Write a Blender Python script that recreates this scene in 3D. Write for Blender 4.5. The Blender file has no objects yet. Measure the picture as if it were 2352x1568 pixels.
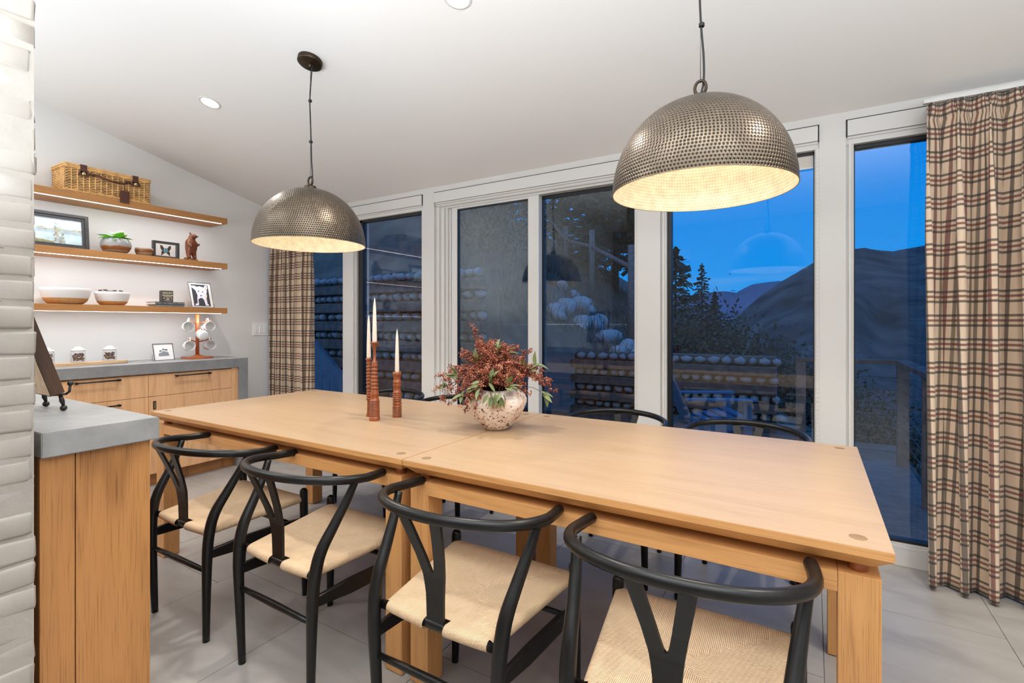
import bpy, bmesh, math, random
from mathutils import Vector, Matrix, noise
R = math.radians
PI = math.pi
C = bpy.context.scene.collection
SC = bpy.context.scene

# ------------------------------------------------------------------ camera
CAMH = 1.22
cd = bpy.data.cameras.new('camera'); cam = bpy.data.objects.new('camera', cd); C.objects.link(cam)
cd.sensor_width = 36; cd.lens = 36 * 1142 / 2352
cd.shift_y = -42 / 2352
cd.clip_start = 0.05; cd.clip_end = 3000
cam.location = (0, 0, CAMH); cam.rotation_euler = (R(90), 0, R(31.2))
SC.camera = cam

# ------------------------------------------------------------------ view
SC.view_settings.view_transform = 'Standard'; SC.view_settings.look = 'None'
SC.view_settings.gamma = 1; SC.view_settings.use_curve_mapping = False
SC.view_settings.exposure = 0.33
SC.cycles.max_bounces = 10; SC.cycles.transparent_max_bounces = 24; SC.cycles.diffuse_bounces = 5
SC.cycles.glossy_bounces = 4
SC.cycles.sample_clamp_indirect = 6; SC.cycles.caustics_reflective = False; SC.cycles.caustics_refractive = False
SC.cycles.use_denoising = True

# ------------------------------------------------------------------ dusk sky
W = bpy.data.worlds.new('dusk_sky'); SC.world = W; W.use_nodes = True
nt = W.node_tree; nt.nodes.clear()
def N(t, ty, **k):
    n = t.nodes.new(ty)
    for a, v in k.items():
        if a.startswith('i_'):
            key = a[2:]
            key = int(key) if key.isdigit() else key.replace('_', ' ')
            n.inputs[key].default_value = v
        else: setattr(n, a, v)
    return n
def ramp(t, stops, interp='LINEAR'):
    n = t.nodes.new('ShaderNodeValToRGB'); cr = n.color_ramp; cr.interpolation = interp
    while len(cr.elements) < len(stops): cr.elements.new(0.5)
    for e, (p, c) in zip(cr.elements, stops):
        e.position = p; e.color = (*c, 1) if len(c) == 3 else c
    return n
tc = N(nt, 'ShaderNodeTexCoord'); sp = N(nt, 'ShaderNodeSeparateXYZ'); nt.links.new(tc.outputs['Generated'], sp.inputs[0])
rp = ramp(nt, [(0.0, (.01, .015, .03)), (0.49, (.012, .03, .07)), (0.5, (.02, .36, .95)), (0.56, (.004, .30, .92)), (0.66, (.002, .235, .84)), (1.0, (.0, .10, .45))])
mz = N(nt, 'ShaderNodeMath', operation='MULTIPLY_ADD', i_1=.5, i_2=.5); nt.links.new(sp.outputs[2], mz.inputs[0]); nt.links.new(mz.outputs[0], rp.inputs[0])
mp = N(nt, 'ShaderNodeMapping'); mp.inputs['Scale'].default_value = (1.2, 1.2, 9); nt.links.new(tc.outputs['Generated'], mp.inputs[0])
nz = N(nt, 'ShaderNodeTexNoise', i_Scale=2.2, i_Detail=3.0); nt.links.new(mp.outputs[0], nz.inputs[0])
cr1 = ramp(nt, [(0.52, (0, 0, 0)), (0.7, (1, 1, 1))]); nt.links.new(nz.outputs[0], cr1.inputs[0])
band = ramp(nt, [(0.50, (0, 0, 0)), (0.53, (1, 1, 1)), (0.585, (.8, .8, .8)), (0.60, (0, 0, 0))]); nt.links.new(mz.outputs[0], band.inputs[0])
mm = N(nt, 'ShaderNodeMath', operation='MULTIPLY'); nt.links.new(cr1.outputs[0], mm.inputs[0]); nt.links.new(band.outputs[0], mm.inputs[1])
mx = N(nt, 'ShaderNodeMix', data_type='RGBA'); nt.links.new(mm.outputs[0], mx.inputs[0]); nt.links.new(rp.outputs[0], mx.inputs[6]); mx.inputs[7].default_value = (.10, .36, .82, 1)
bg = N(nt, 'ShaderNodeBackground', i_Strength=.80); nt.links.new(mx.outputs[2], bg.inputs[0])
wo = N(nt, 'ShaderNodeOutputWorld'); nt.links.new(bg.outputs[0], wo.inputs[0])

# afterglow of the set sun, behind and above the house
sd = bpy.data.lights.new('afterglow_sun', 'SUN'); sd.energy = 0.5; sd.angle = R(90); sd.color = (.60, .74, 1.0)
so = bpy.data.objects.new('afterglow_sun', sd); C.objects.link(so); so.rotation_euler = (R(48), 0, R(-12))

# added soft fills, out of view; the upward ones imitate flash bounced off the ceiling
def area(name, loc, rot, sx, sy, e, col):
    d = bpy.data.lights.new(name, 'AREA'); d.shape = 'RECTANGLE'; d.size = sx; d.size_y = sy; d.energy = e; d.color = col
    o = bpy.data.objects.new(name, d); C.objects.link(o); o.location = loc; o.rotation_euler = rot
    return o
zc0 = lambda y: 2.325 + .245 * (3.13 - y)
area('room_bounce_fill', (-.1, -1.0, 1.4), (R(180), 0, 0), 4.4, 2.4, 305, (.83, .93, 1.02))  # added fill behind the camera, aimed up to brighten ceiling and room
area('kitchen_bounce_fill', (-3.4, -.9, 1.2), (R(180), 0, 0), 1.8, 1.8, 44, (.80, .93, 1.04))  # second upward fill, added to brighten the left side
area('front_fill', (-.1, .5, zc0(.5) - .03), (R(-13.8), 0, 0), 2.6, .6, 22, (.88, .95, 1.0))  # added front fill above the view, no panel lamp is fitted here
area('kitchen_top_fill', (-3.3, .0, zc0(.0) - .03), (R(-13.8), 0, 0), 2.0, .8, 26, (.90, .96, 1.0))  # added downward fill to lift the left part, not a fitted lamp
DOWN_E = 54; PEND_E = 14; LED_E = 1.6

# ================================================================== helpers
class MB:
    def __init__(s): s.bm = bmesh.new(); s.uv = None
    def layer(s):
        if s.uv is None: s.uv = s.bm.loops.layers.uv.new('UVMap')
        return s.uv
    def box(s, x0, x1, y0, y1, z0, z1, bev=0, m=0, M=None):
        g = bmesh.ops.create_cube(s.bm, size=1)
        vs = g['verts']
        for v in vs:
            v.co = Vector(((x0 + x1) / 2 + v.co.x * (x1 - x0), (y0 + y1) / 2 + v.co.y * (y1 - y0), (z0 + z1) / 2 + v.co.z * (z1 - z0)))
        fs = list({f for v in vs for f in v.link_faces})
        for f in fs: f.material_index = m
        if bev:
            es = list({e for v in vs for e in v.link_edges})
            r = bmesh.ops.bevel(s.bm, geom=es, offset=bev, segments=2, affect='EDGES', profile=.6)
            vs = list({v for f in r['faces'] for v in f.verts} | {v for v in vs if v.is_valid})
            for f in r['faces']: f.material_index = m
        if M is not None:
            for v in vs: v.co = M @ v.co
        return s
    def tube(s, pts, rad, seg=10, m=0, caps=True, closed=False, flat=None, roundend=False):
        pts = [Vector(p) for p in pts]; n = len(pts)
        rr = rad if isinstance(rad, (list, tuple)) else [rad] * n
        if roundend and not closed:
            r0, r1 = rr[0], rr[-1]
            d0 = (pts[0] - pts[1]).normalized(); d1 = (pts[-1] - pts[-2]).normalized()
            pre = [(pts[0] + d0 * r0 * math.sin(a), r0 * math.cos(a)) for a in (R(80), R(55), R(28))]
            post = [(pts[-1] + d1 * r1 * math.sin(a), r1 * math.cos(a)) for a in (R(28), R(55), R(80))]
            pts = [p for p, _ in pre] + pts + [p for p, _ in post]; rr = [r for _, r in pre] + list(rr) + [r for _, r in post]; n = len(pts)
        rings = []; up = None
        for i, p in enumerate(pts):
            if closed: t = pts[(i + 1) % n] - pts[i - 1]
            else: t = pts[min(i + 1, n - 1)] - pts[max(i - 1, 0)]
            t = t.normalized() if t.length > 1e-9 else Vector((0, 0, 1))
            if up is None:
                up = Vector((0, 0, 1)) if abs(t.z) < .9 else Vector((1, 0, 0))
            u = (up - t * up.dot(t)).normalized(); up = u; w = t.cross(u)
            fx = flat if flat else (1, 1)
            rings.append([s.bm.verts.new(p + (u * math.cos(2 * PI * k / seg) * fx[0] + w * math.sin(2 * PI * k / seg) * fx[1]) * rr[i]) for k in range(seg)])
        for i in range(n if closed else n - 1):
            a, b = rings[i], rings[(i + 1) % n]
            for k in range(seg):
                f = s.bm.faces.new((a[k], a[(k + 1) % seg], b[(k + 1) % seg], b[k])); f.smooth = True; f.material_index = m
        if caps and not closed:
            for rg in (rings[0][::-1], rings[-1]):
                f = s.bm.faces.new(rg); f.material_index = m
        return s
    def lathe(s, prof, seg=32, m=0, c=(0, 0, 0), cap0=False, cap1=False, smooth=True, M=None, mats=None):
        rings = []
        for r, z in prof:
            rg = []
            for k in range(seg):
                a = 2 * PI * k / seg; p = Vector((c[0] + r * math.cos(a), c[1] + r * math.sin(a), c[2] + z))
                rg.append(s.bm.verts.new(M @ p if M is not None else p))
            rings.append(rg)
        for i in range(len(rings) - 1):
            a, b = rings[i], rings[i + 1]
            for k in range(seg):
                f = s.bm.faces.new((a[k], a[(k + 1) % seg], b[(k + 1) % seg], b[k])); f.smooth = smooth; f.material_index = mats[i] if mats else m
        if cap0: s.bm.faces.new(rings[0][::-1]).material_index = m
        if cap1: s.bm.faces.new(rings[-1]).material_index = m
        return s
    def prism(s, poly, d, m=0):
        # poly: list of 3-D points (planar), d: extrusion vector
        d = Vector(d); a = [s.bm.verts.new(Vector(p)) for p in poly]; b = [s.bm.verts.new(Vector(p) + d) for p in poly]
        n = len(poly)
        s.bm.faces.new(a[::-1]).material_index = m; s.bm.faces.new(b).material_index = m
        for i in range(n): s.bm.faces.new((a[i], a[(i + 1) % n], b[(i + 1) % n], b[i])).material_index = m
        return s
    def face(s, pts, m=0, smooth=False):
        f = s.bm.faces.new([s.bm.verts.new(Vector(p)) for p in pts]); f.material_index = m; f.smooth = smooth; return f
    def grid(s, P, m=0, smooth=True, uvf=None):
        V = [[s.bm.verts.new(Vector(p)) for p in row] for row in P]
        L = s.layer() if uvf else None
        for i in range(len(V) - 1):
            for j in range(len(V[0]) - 1):
                f = s.bm.faces.new((V[i][j], V[i][j + 1], V[i + 1][j + 1], V[i + 1][j])); f.smooth = smooth; f.material_index = m
                if uvf:
                    for l, (a, b) in zip(f.loops, ((i, j), (i, j + 1), (i + 1, j + 1), (i + 1, j))): l[L].uv = uvf(a, b)
        return V
    def ico(s, c, r, sub=1, m=0, sc=(1, 1, 1), smooth=True, M=None):
        g = bmesh.ops.create_icosphere(s.bm, subdivisions=sub, radius=1)
        for v in g['verts']:
            p = Vector((v.co.x * sc[0] * r, v.co.y * sc[1] * r, v.co.z * sc[2] * r))
            if M is not None: p = M @ p
            v.co = p + Vector(c)
        for f in {f for v in g['verts'] for f in v.link_faces}: f.smooth = smooth; f.material_index = m
        return g['verts']
    def mesh(s, name, mats, recalc=True):
        if recalc: bmesh.ops.recalc_face_normals(s.bm, faces=s.bm.faces)
        me = bpy.data.meshes.new(name); s.bm.to_mesh(me); s.bm.free()
        for mt in (mats if isinstance(mats, (list, tuple)) else [mats]): me.materials.append(mt)
        return me

def obj(name, mb, mat, parent=None, loc=None, rot=None, kind=None, label=None, recalc=True):
    me = mb if isinstance(mb, bpy.types.Mesh) else mb.mesh(name, mat, recalc)
    o = bpy.data.objects.new(name, me); C.objects.link(o)
    if parent: o.parent = parent
    if loc is not None: o.location = loc
    if rot is not None: o.rotation_euler = rot
    if kind: o['kind'] = kind
    if label: o['label'] = label
    return o
def thing(name, label, cat, loc=(0, 0, 0), rz=0, group=None):
    o = bpy.data.objects.new(name, None); C.objects.link(o); o.empty_display_size = .1
    o.location = loc; o.rotation_euler = (0, 0, rz); o['label'] = label; o['category'] = cat
    if group: o['group'] = group
    return o
def tag(o, label, cat, group=None):
    o['label'] = label; o['category'] = cat
    if group: o['group'] = group
    return o
def struct(name, mb, mat, parent=None):
    o = obj(name, mb, mat, parent)
    if not parent: o['kind'] = 'structure'
    return o
def dup(root, loc, rz, label=None):
    r = root.copy(); C.objects.link(r); r.location = loc; r.rotation_euler = (0, 0, rz)
    if label: r['label'] = label
    for ch in list(root.children):
        c = ch.copy(); C.objects.link(c); c.parent = r
        for g in ch.children:
            d = g.copy(); C.objects.link(d); d.parent = c
    return r
def curve(ctrl, n=8):
    P = [Vector(p) for p in ctrl]; out = []
    Q = [2 * P[0] - P[1]] + P + [2 * P[-1] - P[-2]]
    for i in range(1, len(Q) - 2):
        a, b, c, d = Q[i - 1], Q[i], Q[i + 1], Q[i + 2]
        for k in range(n):
            t = k / n
            out.append(.5 * ((2 * b) + (c - a) * t + (2 * a - 5 * b + 4 * c - d) * t * t + (3 * b - a - 3 * c + d) * t ** 3))
    out.append(P[-1]); return out
def lerp(a, b, t): return a + (b - a) * t
def interp(xs, ys, x):
    if x <= xs[0]: return ys[0]
    for i in range(len(xs) - 1):
        if x <= xs[i + 1]: return lerp(ys[i], ys[i + 1], (x - xs[i]) / (xs[i + 1] - xs[i]))
    return ys[-1]

# ================================================================== materials
def mat(name):
    m = bpy.data.materials.new(name); m.use_nodes = True; t = m.node_tree; t.nodes.clear()
    o = N(t, 'ShaderNodeOutputMaterial'); b = N(t, 'ShaderNodeBsdfPrincipled'); t.links.new(b.outputs[0], o.inputs[0])
    return m, t, b
def S(r, g, b):
    f = lambda c: ((c / 255 + .055) / 1.055) ** 2.4 if c > 10 else c / 255 / 12.92
    return (f(r), f(g), f(b), 1)
def bump(t, b, h, strength, dist=.002):
    n = N(t, 'ShaderNodeBump', i_Strength=strength, i_Distance=dist); t.links.new(h, n.inputs['Height']); t.links.new(n.outputs[0], b.inputs['Normal']); return n
def plain(name, col, rough=.5, metal=0, noise_s=0, amt=.12, bmp=0, bscale=60, spec=.5):
    m, t, b = mat(name)
    b.inputs['Roughness'].default_value = rough; b.inputs['Metallic'].default_value = metal; b.inputs['Specular IOR Level'].default_value = spec
    b.inputs['Base Color'].default_value = col
    tc = N(t, 'ShaderNodeTexCoord')
    if noise_s:
        nz = N(t, 'ShaderNodeTexNoise', i_Scale=noise_s, i_Detail=4.0); t.links.new(tc.outputs['Object'], nz.inputs[0])
        r = ramp(t, [(.3, tuple(c * (1 - amt) for c in col[:3])), (.7, tuple(min(1, c * (1 + amt)) for c in col[:3]))]); t.links.new(nz.outputs[0], r.inputs[0]); t.links.new(r.outputs[0], b.inputs['Base Color'])
    if bmp:
        n2 = N(t, 'ShaderNodeTexNoise', i_Scale=bscale, i_Detail=5.0); t.links.new(tc.outputs['Object'], n2.inputs[0]); bump(t, b, n2.outputs[0], bmp)
    return m
def oak(name, c_light, c_dark, axis, rough=.45, scale=1.0, cath=1.0, pores=.5):
    # axis: grain direction (0 x, 1 y, 2 z) in object space
    m, t, b = mat(name); b.inputs['Roughness'].default_value = rough
    tc = N(t, 'ShaderNodeTexCoord')
    def mapped(sl, sc):
        v = [sc] * 3; v[axis] = sl; mp = N(t, 'ShaderNodeMapping'); mp.inputs['Scale'].default_value = v; t.links.new(tc.outputs['Object'], mp.inputs[0]); return mp
    m1 = mapped(.55 * scale, 5 * scale); n1 = N(t, 'ShaderNodeTexNoise', i_Scale=1.0, i_Detail=2.0, i_Distortion=.3); t.links.new(m1.outputs[0], n1.inputs[0])
    mul = N(t, 'ShaderNodeMath', operation='MULTIPLY', i_1=34.0); t.links.new(n1.outputs[0], mul.inputs[0])
    sn = N(t, 'ShaderNodeMath', operation='SINE'); t.links.new(mul.outputs[0], sn.inputs[0])
    m2 = mapped(7 * scale, 380 * scale); n2 = N(t, 'ShaderNodeTexNoise', i_Scale=1.0, i_Detail=3.0); t.links.new(m2.outputs[0], n2.inputs[0])
    m3 = mapped(1.5 * scale, 22 * scale); n3 = N(t, 'ShaderNodeTexNoise', i_Scale=1.0, i_Detail=3.0); t.links.new(m3.outputs[0], n3.inputs[0])
    r1 = ramp(t, [(.0, (0, 0, 0)), (1.0, (1, 1, 1))]); a1 = N(t, 'ShaderNodeMath', operation='MULTIPLY_ADD', i_1=.5, i_2=.5); t.links.new(sn.outputs[0], a1.inputs[0])
    pw = N(t, 'ShaderNodeMath', operation='POWER', i_1=5.0); t.links.new(a1.outputs[0], pw.inputs[0])
    rp = ramp(t, [(.52, (0, 0, 0)), (.72, (1, 1, 1))]); t.links.new(n2.outputs[0], rp.inputs[0])
    k1 = N(t, 'ShaderNodeMath', operation='MULTIPLY', i_1=.55 * cath); t.links.new(pw.outputs[0], k1.inputs[0])
    k2 = N(t, 'ShaderNodeMath', operation='MULTIPLY', i_1=pores); t.links.new(rp.outputs[0], k2.inputs[0])
    k3 = N(t, 'ShaderNodeMath', operation='MULTIPLY_ADD', i_1=.5, i_2=-.2); t.links.new(n3.outputs[0], k3.inputs[0])
    s1 = N(t, 'ShaderNodeMath', operation='ADD'); t.links.new(k1.outputs[0], s1.inputs[0]); t.links.new(k2.outputs[0], s1.inputs[1])
    s2 = N(t, 'ShaderNodeMath', operation='ADD', use_clamp=True); t.links.new(s1.outputs[0], s2.inputs[0]); t.links.new(k3.outputs[0], s2.inputs[1])
    mx = N(t, 'ShaderNodeMix', data_type='RGBA'); t.links.new(s2.outputs[0], mx.inputs[0]); mx.inputs[6].default_value = c_light; mx.inputs[7].default_value = c_dark
    t.links.new(mx.outputs[2], b.inputs['Base Color'])
    inv = N(t, 'ShaderNodeMath', operation='SUBTRACT', i_0=1.0); t.links.new(s2.outputs[0], inv.inputs[1]); bump(t, b, inv.outputs[0], .12, .0006)
    return m
def emit(name, col, s):
    m = bpy.data.materials.new(name); m.use_nodes = True; t = m.node_tree; t.nodes.clear()
    o = N(t, 'ShaderNodeOutputMaterial'); e = N(t, 'ShaderNodeEmission', i_Strength=s); e.inputs[0].default_value = col; t.links.new(e.outputs[0], o.inputs[0]); return m
def glass(name, f0=.1, tint=(1, 1, 1, 1), rough=0.0):
    m = bpy.data.materials.new(name); m.use_nodes = True; t = m.node_tree; t.nodes.clear()
    o = N(t, 'ShaderNodeOutputMaterial'); tr = N(t, 'ShaderNodeBsdfTransparent'); tr.inputs[0].default_value = tint
    gl = N(t, 'ShaderNodeBsdfGlossy', i_Roughness=rough); lw = N(t, 'ShaderNodeLayerWeight', i_Blend=.5)
    p = N(t, 'ShaderNodeMath', operation='POWER', i_1=5.0); t.links.new(lw.outputs['Facing'], p.inputs[0])
    k = N(t, 'ShaderNodeMath', operation='MULTIPLY_ADD', i_1=1 - f0, i_2=f0); t.links.new(p.outputs[0], k.inputs[0])
    mx = N(t, 'ShaderNodeMixShader'); t.links.new(k.outputs[0], mx.inputs[0]); t.links.new(tr.outputs[0], mx.inputs[1]); t.links.new(gl.outputs[0], mx.inputs[2]); t.links.new(mx.outputs[0], o.inputs[0])
    return m

M = {}
M['wall'] = plain('wall_paint', S(234, 233, 231), .6, bmp=.06, bscale=220)
M['ceil'] = plain('ceiling_paint', S(232, 228, 224), .7, bmp=.05, bscale=180)
M['trim'] = plain('white_trim_enamel', S(214, 211, 207), .22, bmp=.01, bscale=30)
M['trimdark'] = plain('dark_window_spacer', S(30, 29, 29), .4, noise_s=20)
M['brick'] = plain('white_painted_brick', S(160, 152, 143), .75, noise_s=9, amt=.05, bmp=.45, bscale=38)
M['mortar'] = plain('white_painted_mortar', S(158, 150, 141), .85, noise_s=9, amt=.06, bmp=.6, bscale=70)
M['black'] = plain('black_lacquered_wood', S(20, 18, 17), .32, noise_s=30, amt=.25, bmp=.03, bscale=160, spec=.32)
M['iron'] = plain('black_iron', S(26, 23, 22), .42, noise_s=40, amt=.3, bmp=.15, bscale=90)
M['bronze'] = plain('dark_bronze', S(74, 64, 54), .35, 1, noise_s=40, amt=.2)
M['blackcord'] = plain('black_cable', S(22, 21, 21), .5, noise_s=200)
M['steel'] = plain('steel_cable', S(120, 116, 112), .35, 1, noise_s=100)
M['oak_top'] = oak('pale_oak_top', S(176, 146, 114), S(144, 113, 80), 0, .36, 1.0, .2, .42)
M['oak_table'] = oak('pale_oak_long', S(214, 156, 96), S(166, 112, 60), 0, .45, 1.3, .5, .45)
M['oak_leg'] = oak('pale_oak_upright', S(212, 154, 94), S(160, 106, 56), 2, .45, 1.3, .25, .6)
M['oak_end'] = oak('pale_oak_cross', S(212, 154, 94), S(160, 106, 56), 1, .45, 1.3, .25, .6)
M['oak_plug'] = oak('oak_end_grain_plug', S(140, 108, 76), S(112, 84, 56), 2, .5, 2, .2, .5)
M['oak_panel'] = oak('honey_oak_panel', S(184, 128, 74), S(122, 78, 38), 2, .48, .9, .9, .6)
M['oak_cab'] = oak('rose_oak_front', S(236, 184, 134), S(190, 136, 88), 2, .5, 1.1, .5, .5)
M['oak_shelf'] = oak('oak_shelf_board', S(190, 134, 78), S(140, 92, 48), 1, .5, 1.2, .35, .5)
M['oak_tray'] = oak('pale_serving_board', S(222, 188, 150), S(176, 132, 92), 1, .5, 1.5, .6, .5)
M['walnut'] = oak('dark_walnut_board', S(84, 58, 40), S(46, 30, 20), 2, .6, 1.2, .9, .6)
M['cherry'] = plain('turned_red_wood', S(140, 74, 36), .22, noise_s=18, amt=.22)
M['copperwood'] = plain('orange_wood', S(190, 104, 56), .3, noise_s=16, amt=.2)
M['wax'] = plain('ivory_wax', S(240, 224, 205), .45, noise_s=12, amt=.03)
M['leather'] = plain('brown_leather', S(84, 46, 34), .45, noise_s=30, amt=.2, bmp=.2, bscale=120)
M['brass'] = plain('brass', S(206, 182, 130), .3, 1, noise_s=50)
M['ceramic'] = plain('white_matte_ceramic', S(226, 222, 218), .4, noise_s=20, amt=.02)
M['ceramic_gloss'] = plain('white_glazed_ceramic', S(236, 234, 232), .12, noise_s=20, amt=.02)
M['clay'] = plain('raw_tan_clay', S(206, 152, 94), .6, noise_s=60, amt=.1)
M['leafbright'] = plain('bright_green_leaf', S(132, 204, 62), .4, noise_s=30, amt=.3)
M['petal'] = plain('white_petals', S(244, 240, 240), .6, noise_s=30, amt=.03)
M['bear'] = plain('carved_bear_wood', S(120, 66, 40), .35, noise_s=35, amt=.3, bmp=.5, bscale=70)
M['bearlog'] = plain('carved_log_wood', S(132, 88, 62), .5, noise_s=30, amt=.3, bmp=.5, bscale=60)
M['ink'] = plain('black_ink', S(22, 20, 20), .4, noise_s=50)
M['charcoal'] = plain('charcoal_frame', S(62, 60, 60), .4, noise_s=60, amt=.15)
M['paper'] = plain('white_paper', S(238, 234, 230), .7, noise_s=30, amt=.02)
M['silver'] = plain('silver_frame', S(214, 210, 204), .2, 1, noise_s=30)
M['greymetal'] = plain('grey_metal_frame', S(128, 128, 128), .35, .8, noise_s=30)
M['jarfill'] = plain('dark_snacks', S(112, 76, 64), .6, noise_s=120, amt=.6)
M['nuts'] = plain('dark_pine_cone', S(92, 58, 48), .6, noise_s=80, amt=.4)
M['switch'] = plain('white_switch_plastic', S(250, 250, 250), .3, noise_s=20, amt=.01)
M['deck'] = plain('grey_weathered_deck', S(120, 116, 112), .6, noise_s=12, amt=.2, bmp=.2, bscale=80)
M['timber'] = plain('weathered_timber', S(112, 98, 88), .8, noise_s=10, amt=.35, bmp=.6, bscale=50)
M['cobble'] = plain('river_cobble', S(168, 164, 160), .7, noise_s=8, amt=.35, bmp=.3, bscale=40)
M['boulder'] = plain('pale_boulder', S(190, 186, 182), .8, noise_s=5, amt=.3, bmp=.4, bscale=25)
M['soil'] = plain('dry_grass_ground', S(112, 102, 88), .9, noise_s=3, amt=.35, bmp=.5, bscale=20)
M['grass'] = plain('dry_grass_blades', S(118, 110, 98), .9, noise_s=4, amt=.5)
M['fencewood'] = plain('grey_fence_wood', S(140, 122, 112), .8, noise_s=14, amt=.25, bmp=.3, bscale=60)
M['needle'] = plain('dark_pine_needles', S(52, 62, 48), .8, noise_s=6, amt=.4)
M['bark'] = plain('pine_bark', S(78, 62, 52), .9, noise_s=14, amt=.4, bmp=.6, bscale=40)
M['brush'] = plain('sage_brush_leaves', S(84, 84, 66), .8, noise_s=5, amt=.4)
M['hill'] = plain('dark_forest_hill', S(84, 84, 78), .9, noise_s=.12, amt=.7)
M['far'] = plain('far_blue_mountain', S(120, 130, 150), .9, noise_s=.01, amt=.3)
M['bluewood'] = plain('grey_blue_painted_wood', S(112, 122, 134), .5, noise_s=10, amt=.12)
M['chairblue'] = plain('slate_painted_wood', S(92, 124, 156), .5, noise_s=10, amt=.1)
M['glass'] = glass('window_glass', .044, (.97, .985, .98, 1))
M['jarglass'] = glass('jar_glass', .06)
M['picglass'] = glass('picture_glass', .04)
M['led'] = emit('led_strip', (1, .95, .90, 1), 9)
M['lens'] = emit('downlight_lens', (1, .97, .92, 1), 14)
M['bulb'] = emit('warm_bulb', (1, .84, .6, 1), 5)

def mk_concrete(name, a, b_):
    m, t, b = mat(name); b.inputs['Roughness'].default_value = .42
    tc = N(t, 'ShaderNodeTexCoord')
    n1 = N(t, 'ShaderNodeTexNoise', i_Scale=7.0, i_Detail=6.0, i_Roughness=.65); t.links.new(tc.outputs['Object'], n1.inputs[0])
    r = ramp(t, [(.3, a[:3]), (.7, b_[:3])]); t.links.new(n1.outputs[0], r.inputs[0])
    v = N(t, 'ShaderNodeTexVoronoi', i_Scale=34.0); t.links.new(tc.outputs['Object'], v.inputs[0])
    rv = ramp(t, [(.035, (0, 0, 0)), (.06, (1, 1, 1))]); t.links.new(v.outputs[0], rv.inputs[0])
    mx = N(t, 'ShaderNodeMix', data_type='RGBA'); t.links.new(rv.outputs[0], mx.inputs[0]); mx.inputs[6].default_value = S(70, 68, 66); t.links.new(r.outputs[0], mx.inputs[7])
    t.links.new(mx.outputs[2], b.inputs['Base Color']); bump(t, b, rv.outputs[0], .3, .001); return m
M['concrete'] = mk_concrete('polished_concrete', S(128, 127, 126), S(156, 155, 153))

def mk_tile():
    m, t, b = mat('porcelain_floor_tile'); b.inputs['Roughness'].default_value = .38
    tc = N(t, 'ShaderNodeTexCoord'); mp = N(t, 'ShaderNodeMapping'); mp.inputs['Scale'].default_value = (2.2, 5, 1); mp.inputs['Rotation'].default_value = (0, 0, .5); t.links.new(tc.outputs['Object'], mp.inputs[0])
    n = N(t, 'ShaderNodeTexNoise', i_Scale=1.4, i_Detail=7.0, i_Roughness=.6, i_Distortion=.6); t.links.new(mp.outputs[0], n.inputs[0])
    r = ramp(t, [(.3, S(160, 153, 146)[:3]), (.5, S(172, 166, 158)[:3]), (.72, S(181, 175, 167)[:3])]); t.links.new(n.outputs[0], r.inputs[0])
    f = N(t, 'ShaderNodeTexNoise', i_Scale=240.0, i_Detail=2.0); t.links.new(tc.outputs['Object'], f.inputs[0])
    mx = N(t, 'ShaderNodeMix', data_type='RGBA', blend_type='MULTIPLY'); mx.inputs[0].default_value = .12; t.links.new(r.outputs[0], mx.inputs[6]); t.links.new(f.outputs[0], mx.inputs[7])
    t.links.new(mx.outputs[2], b.inputs['Base Color']); bump(t, b, f.outputs[0], .05, .0005); return m
M['tile'] = mk_tile()
M['grout'] = plain('floor_grout', S(150, 144, 138), .9, noise_s=60, amt=.1)

def mk_cord():
    m, t, b = mat('woven_paper_cord'); b.inputs['Roughness'].default_value = .75
    uv = N(t, 'ShaderNodeUVMap'); sp = N(t, 'ShaderNodeSeparateXYZ'); t.links.new(uv.outputs[0], sp.inputs[0])
    s = N(t, 'ShaderNodeMath', operation='MULTIPLY', i_1=2 * PI); t.links.new(sp.outputs[0], s.inputs[0])
    c = N(t, 'ShaderNodeMath', operation='COSINE'); t.links.new(s.outputs[0], c.inputs[0])
    a = N(t, 'ShaderNodeMath', operation='MULTIPLY_ADD', i_1=.5, i_2=.5); t.links.new(c.outputs[0], a.inputs[0])
    p = N(t, 'ShaderNodeMath', operation='POWER', i_1=.6); t.links.new(a.outputs[0], p.inputs[0])
    # twist of each cord
    ad = N(t, 'ShaderNodeMath', operation='MULTIPLY_ADD', i_1=.9); t.links.new(sp.outputs[0], ad.inputs[0]); t.links.new(sp.outputs[1], ad.inputs[2])
    s2 = N(t, 'ShaderNodeMath', operation='MULTIPLY', i_1=2 * PI); t.links.new(ad.outputs[0], s2.inputs[0])
    c2 = N(t, 'ShaderNodeMath', operation='SINE'); t.links.new(s2.outputs[0], c2.inputs[0])
    h = N(t, 'ShaderNodeMath', operation='MULTIPLY_ADD', i_1=.14); t.links.new(c2.outputs[0], h.inputs[0]); t.links.new(p.outputs[0], h.inputs[2])
    tc = N(t, 'ShaderNodeTexCoord'); nz = N(t, 'ShaderNodeTexNoise', i_Scale=26.0, i_Detail=3.0); t.links.new(tc.outputs['Object'], nz.inputs[0])
    r = ramp(t, [(.0, S(150, 112, 78)[:3]), (.45, S(218, 184, 144)[:3]), (1, S(234, 204, 168)[:3])]); t.links.new(p.outputs[0], r.inputs[0])
    r2 = ramp(t, [(.35, (.95, .94, .93)), (.65, (1, 1, 1))]); t.links.new(nz.outputs[0], r2.inputs[0])
    mx = N(t, 'ShaderNodeMix', data_type='RGBA', blend_type='MULTIPLY'); mx.inputs[0].default_value = 1; t.links.new(r.outputs[0], mx.inputs[6]); t.links.new(r2.outputs[0], mx.inputs[7]); t.links.new(mx.outputs[2], b.inputs['Base Color'])
    bump(t, b, h.outputs[0], .9, .0016); return m
M['cord'] = mk_cord()

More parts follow.
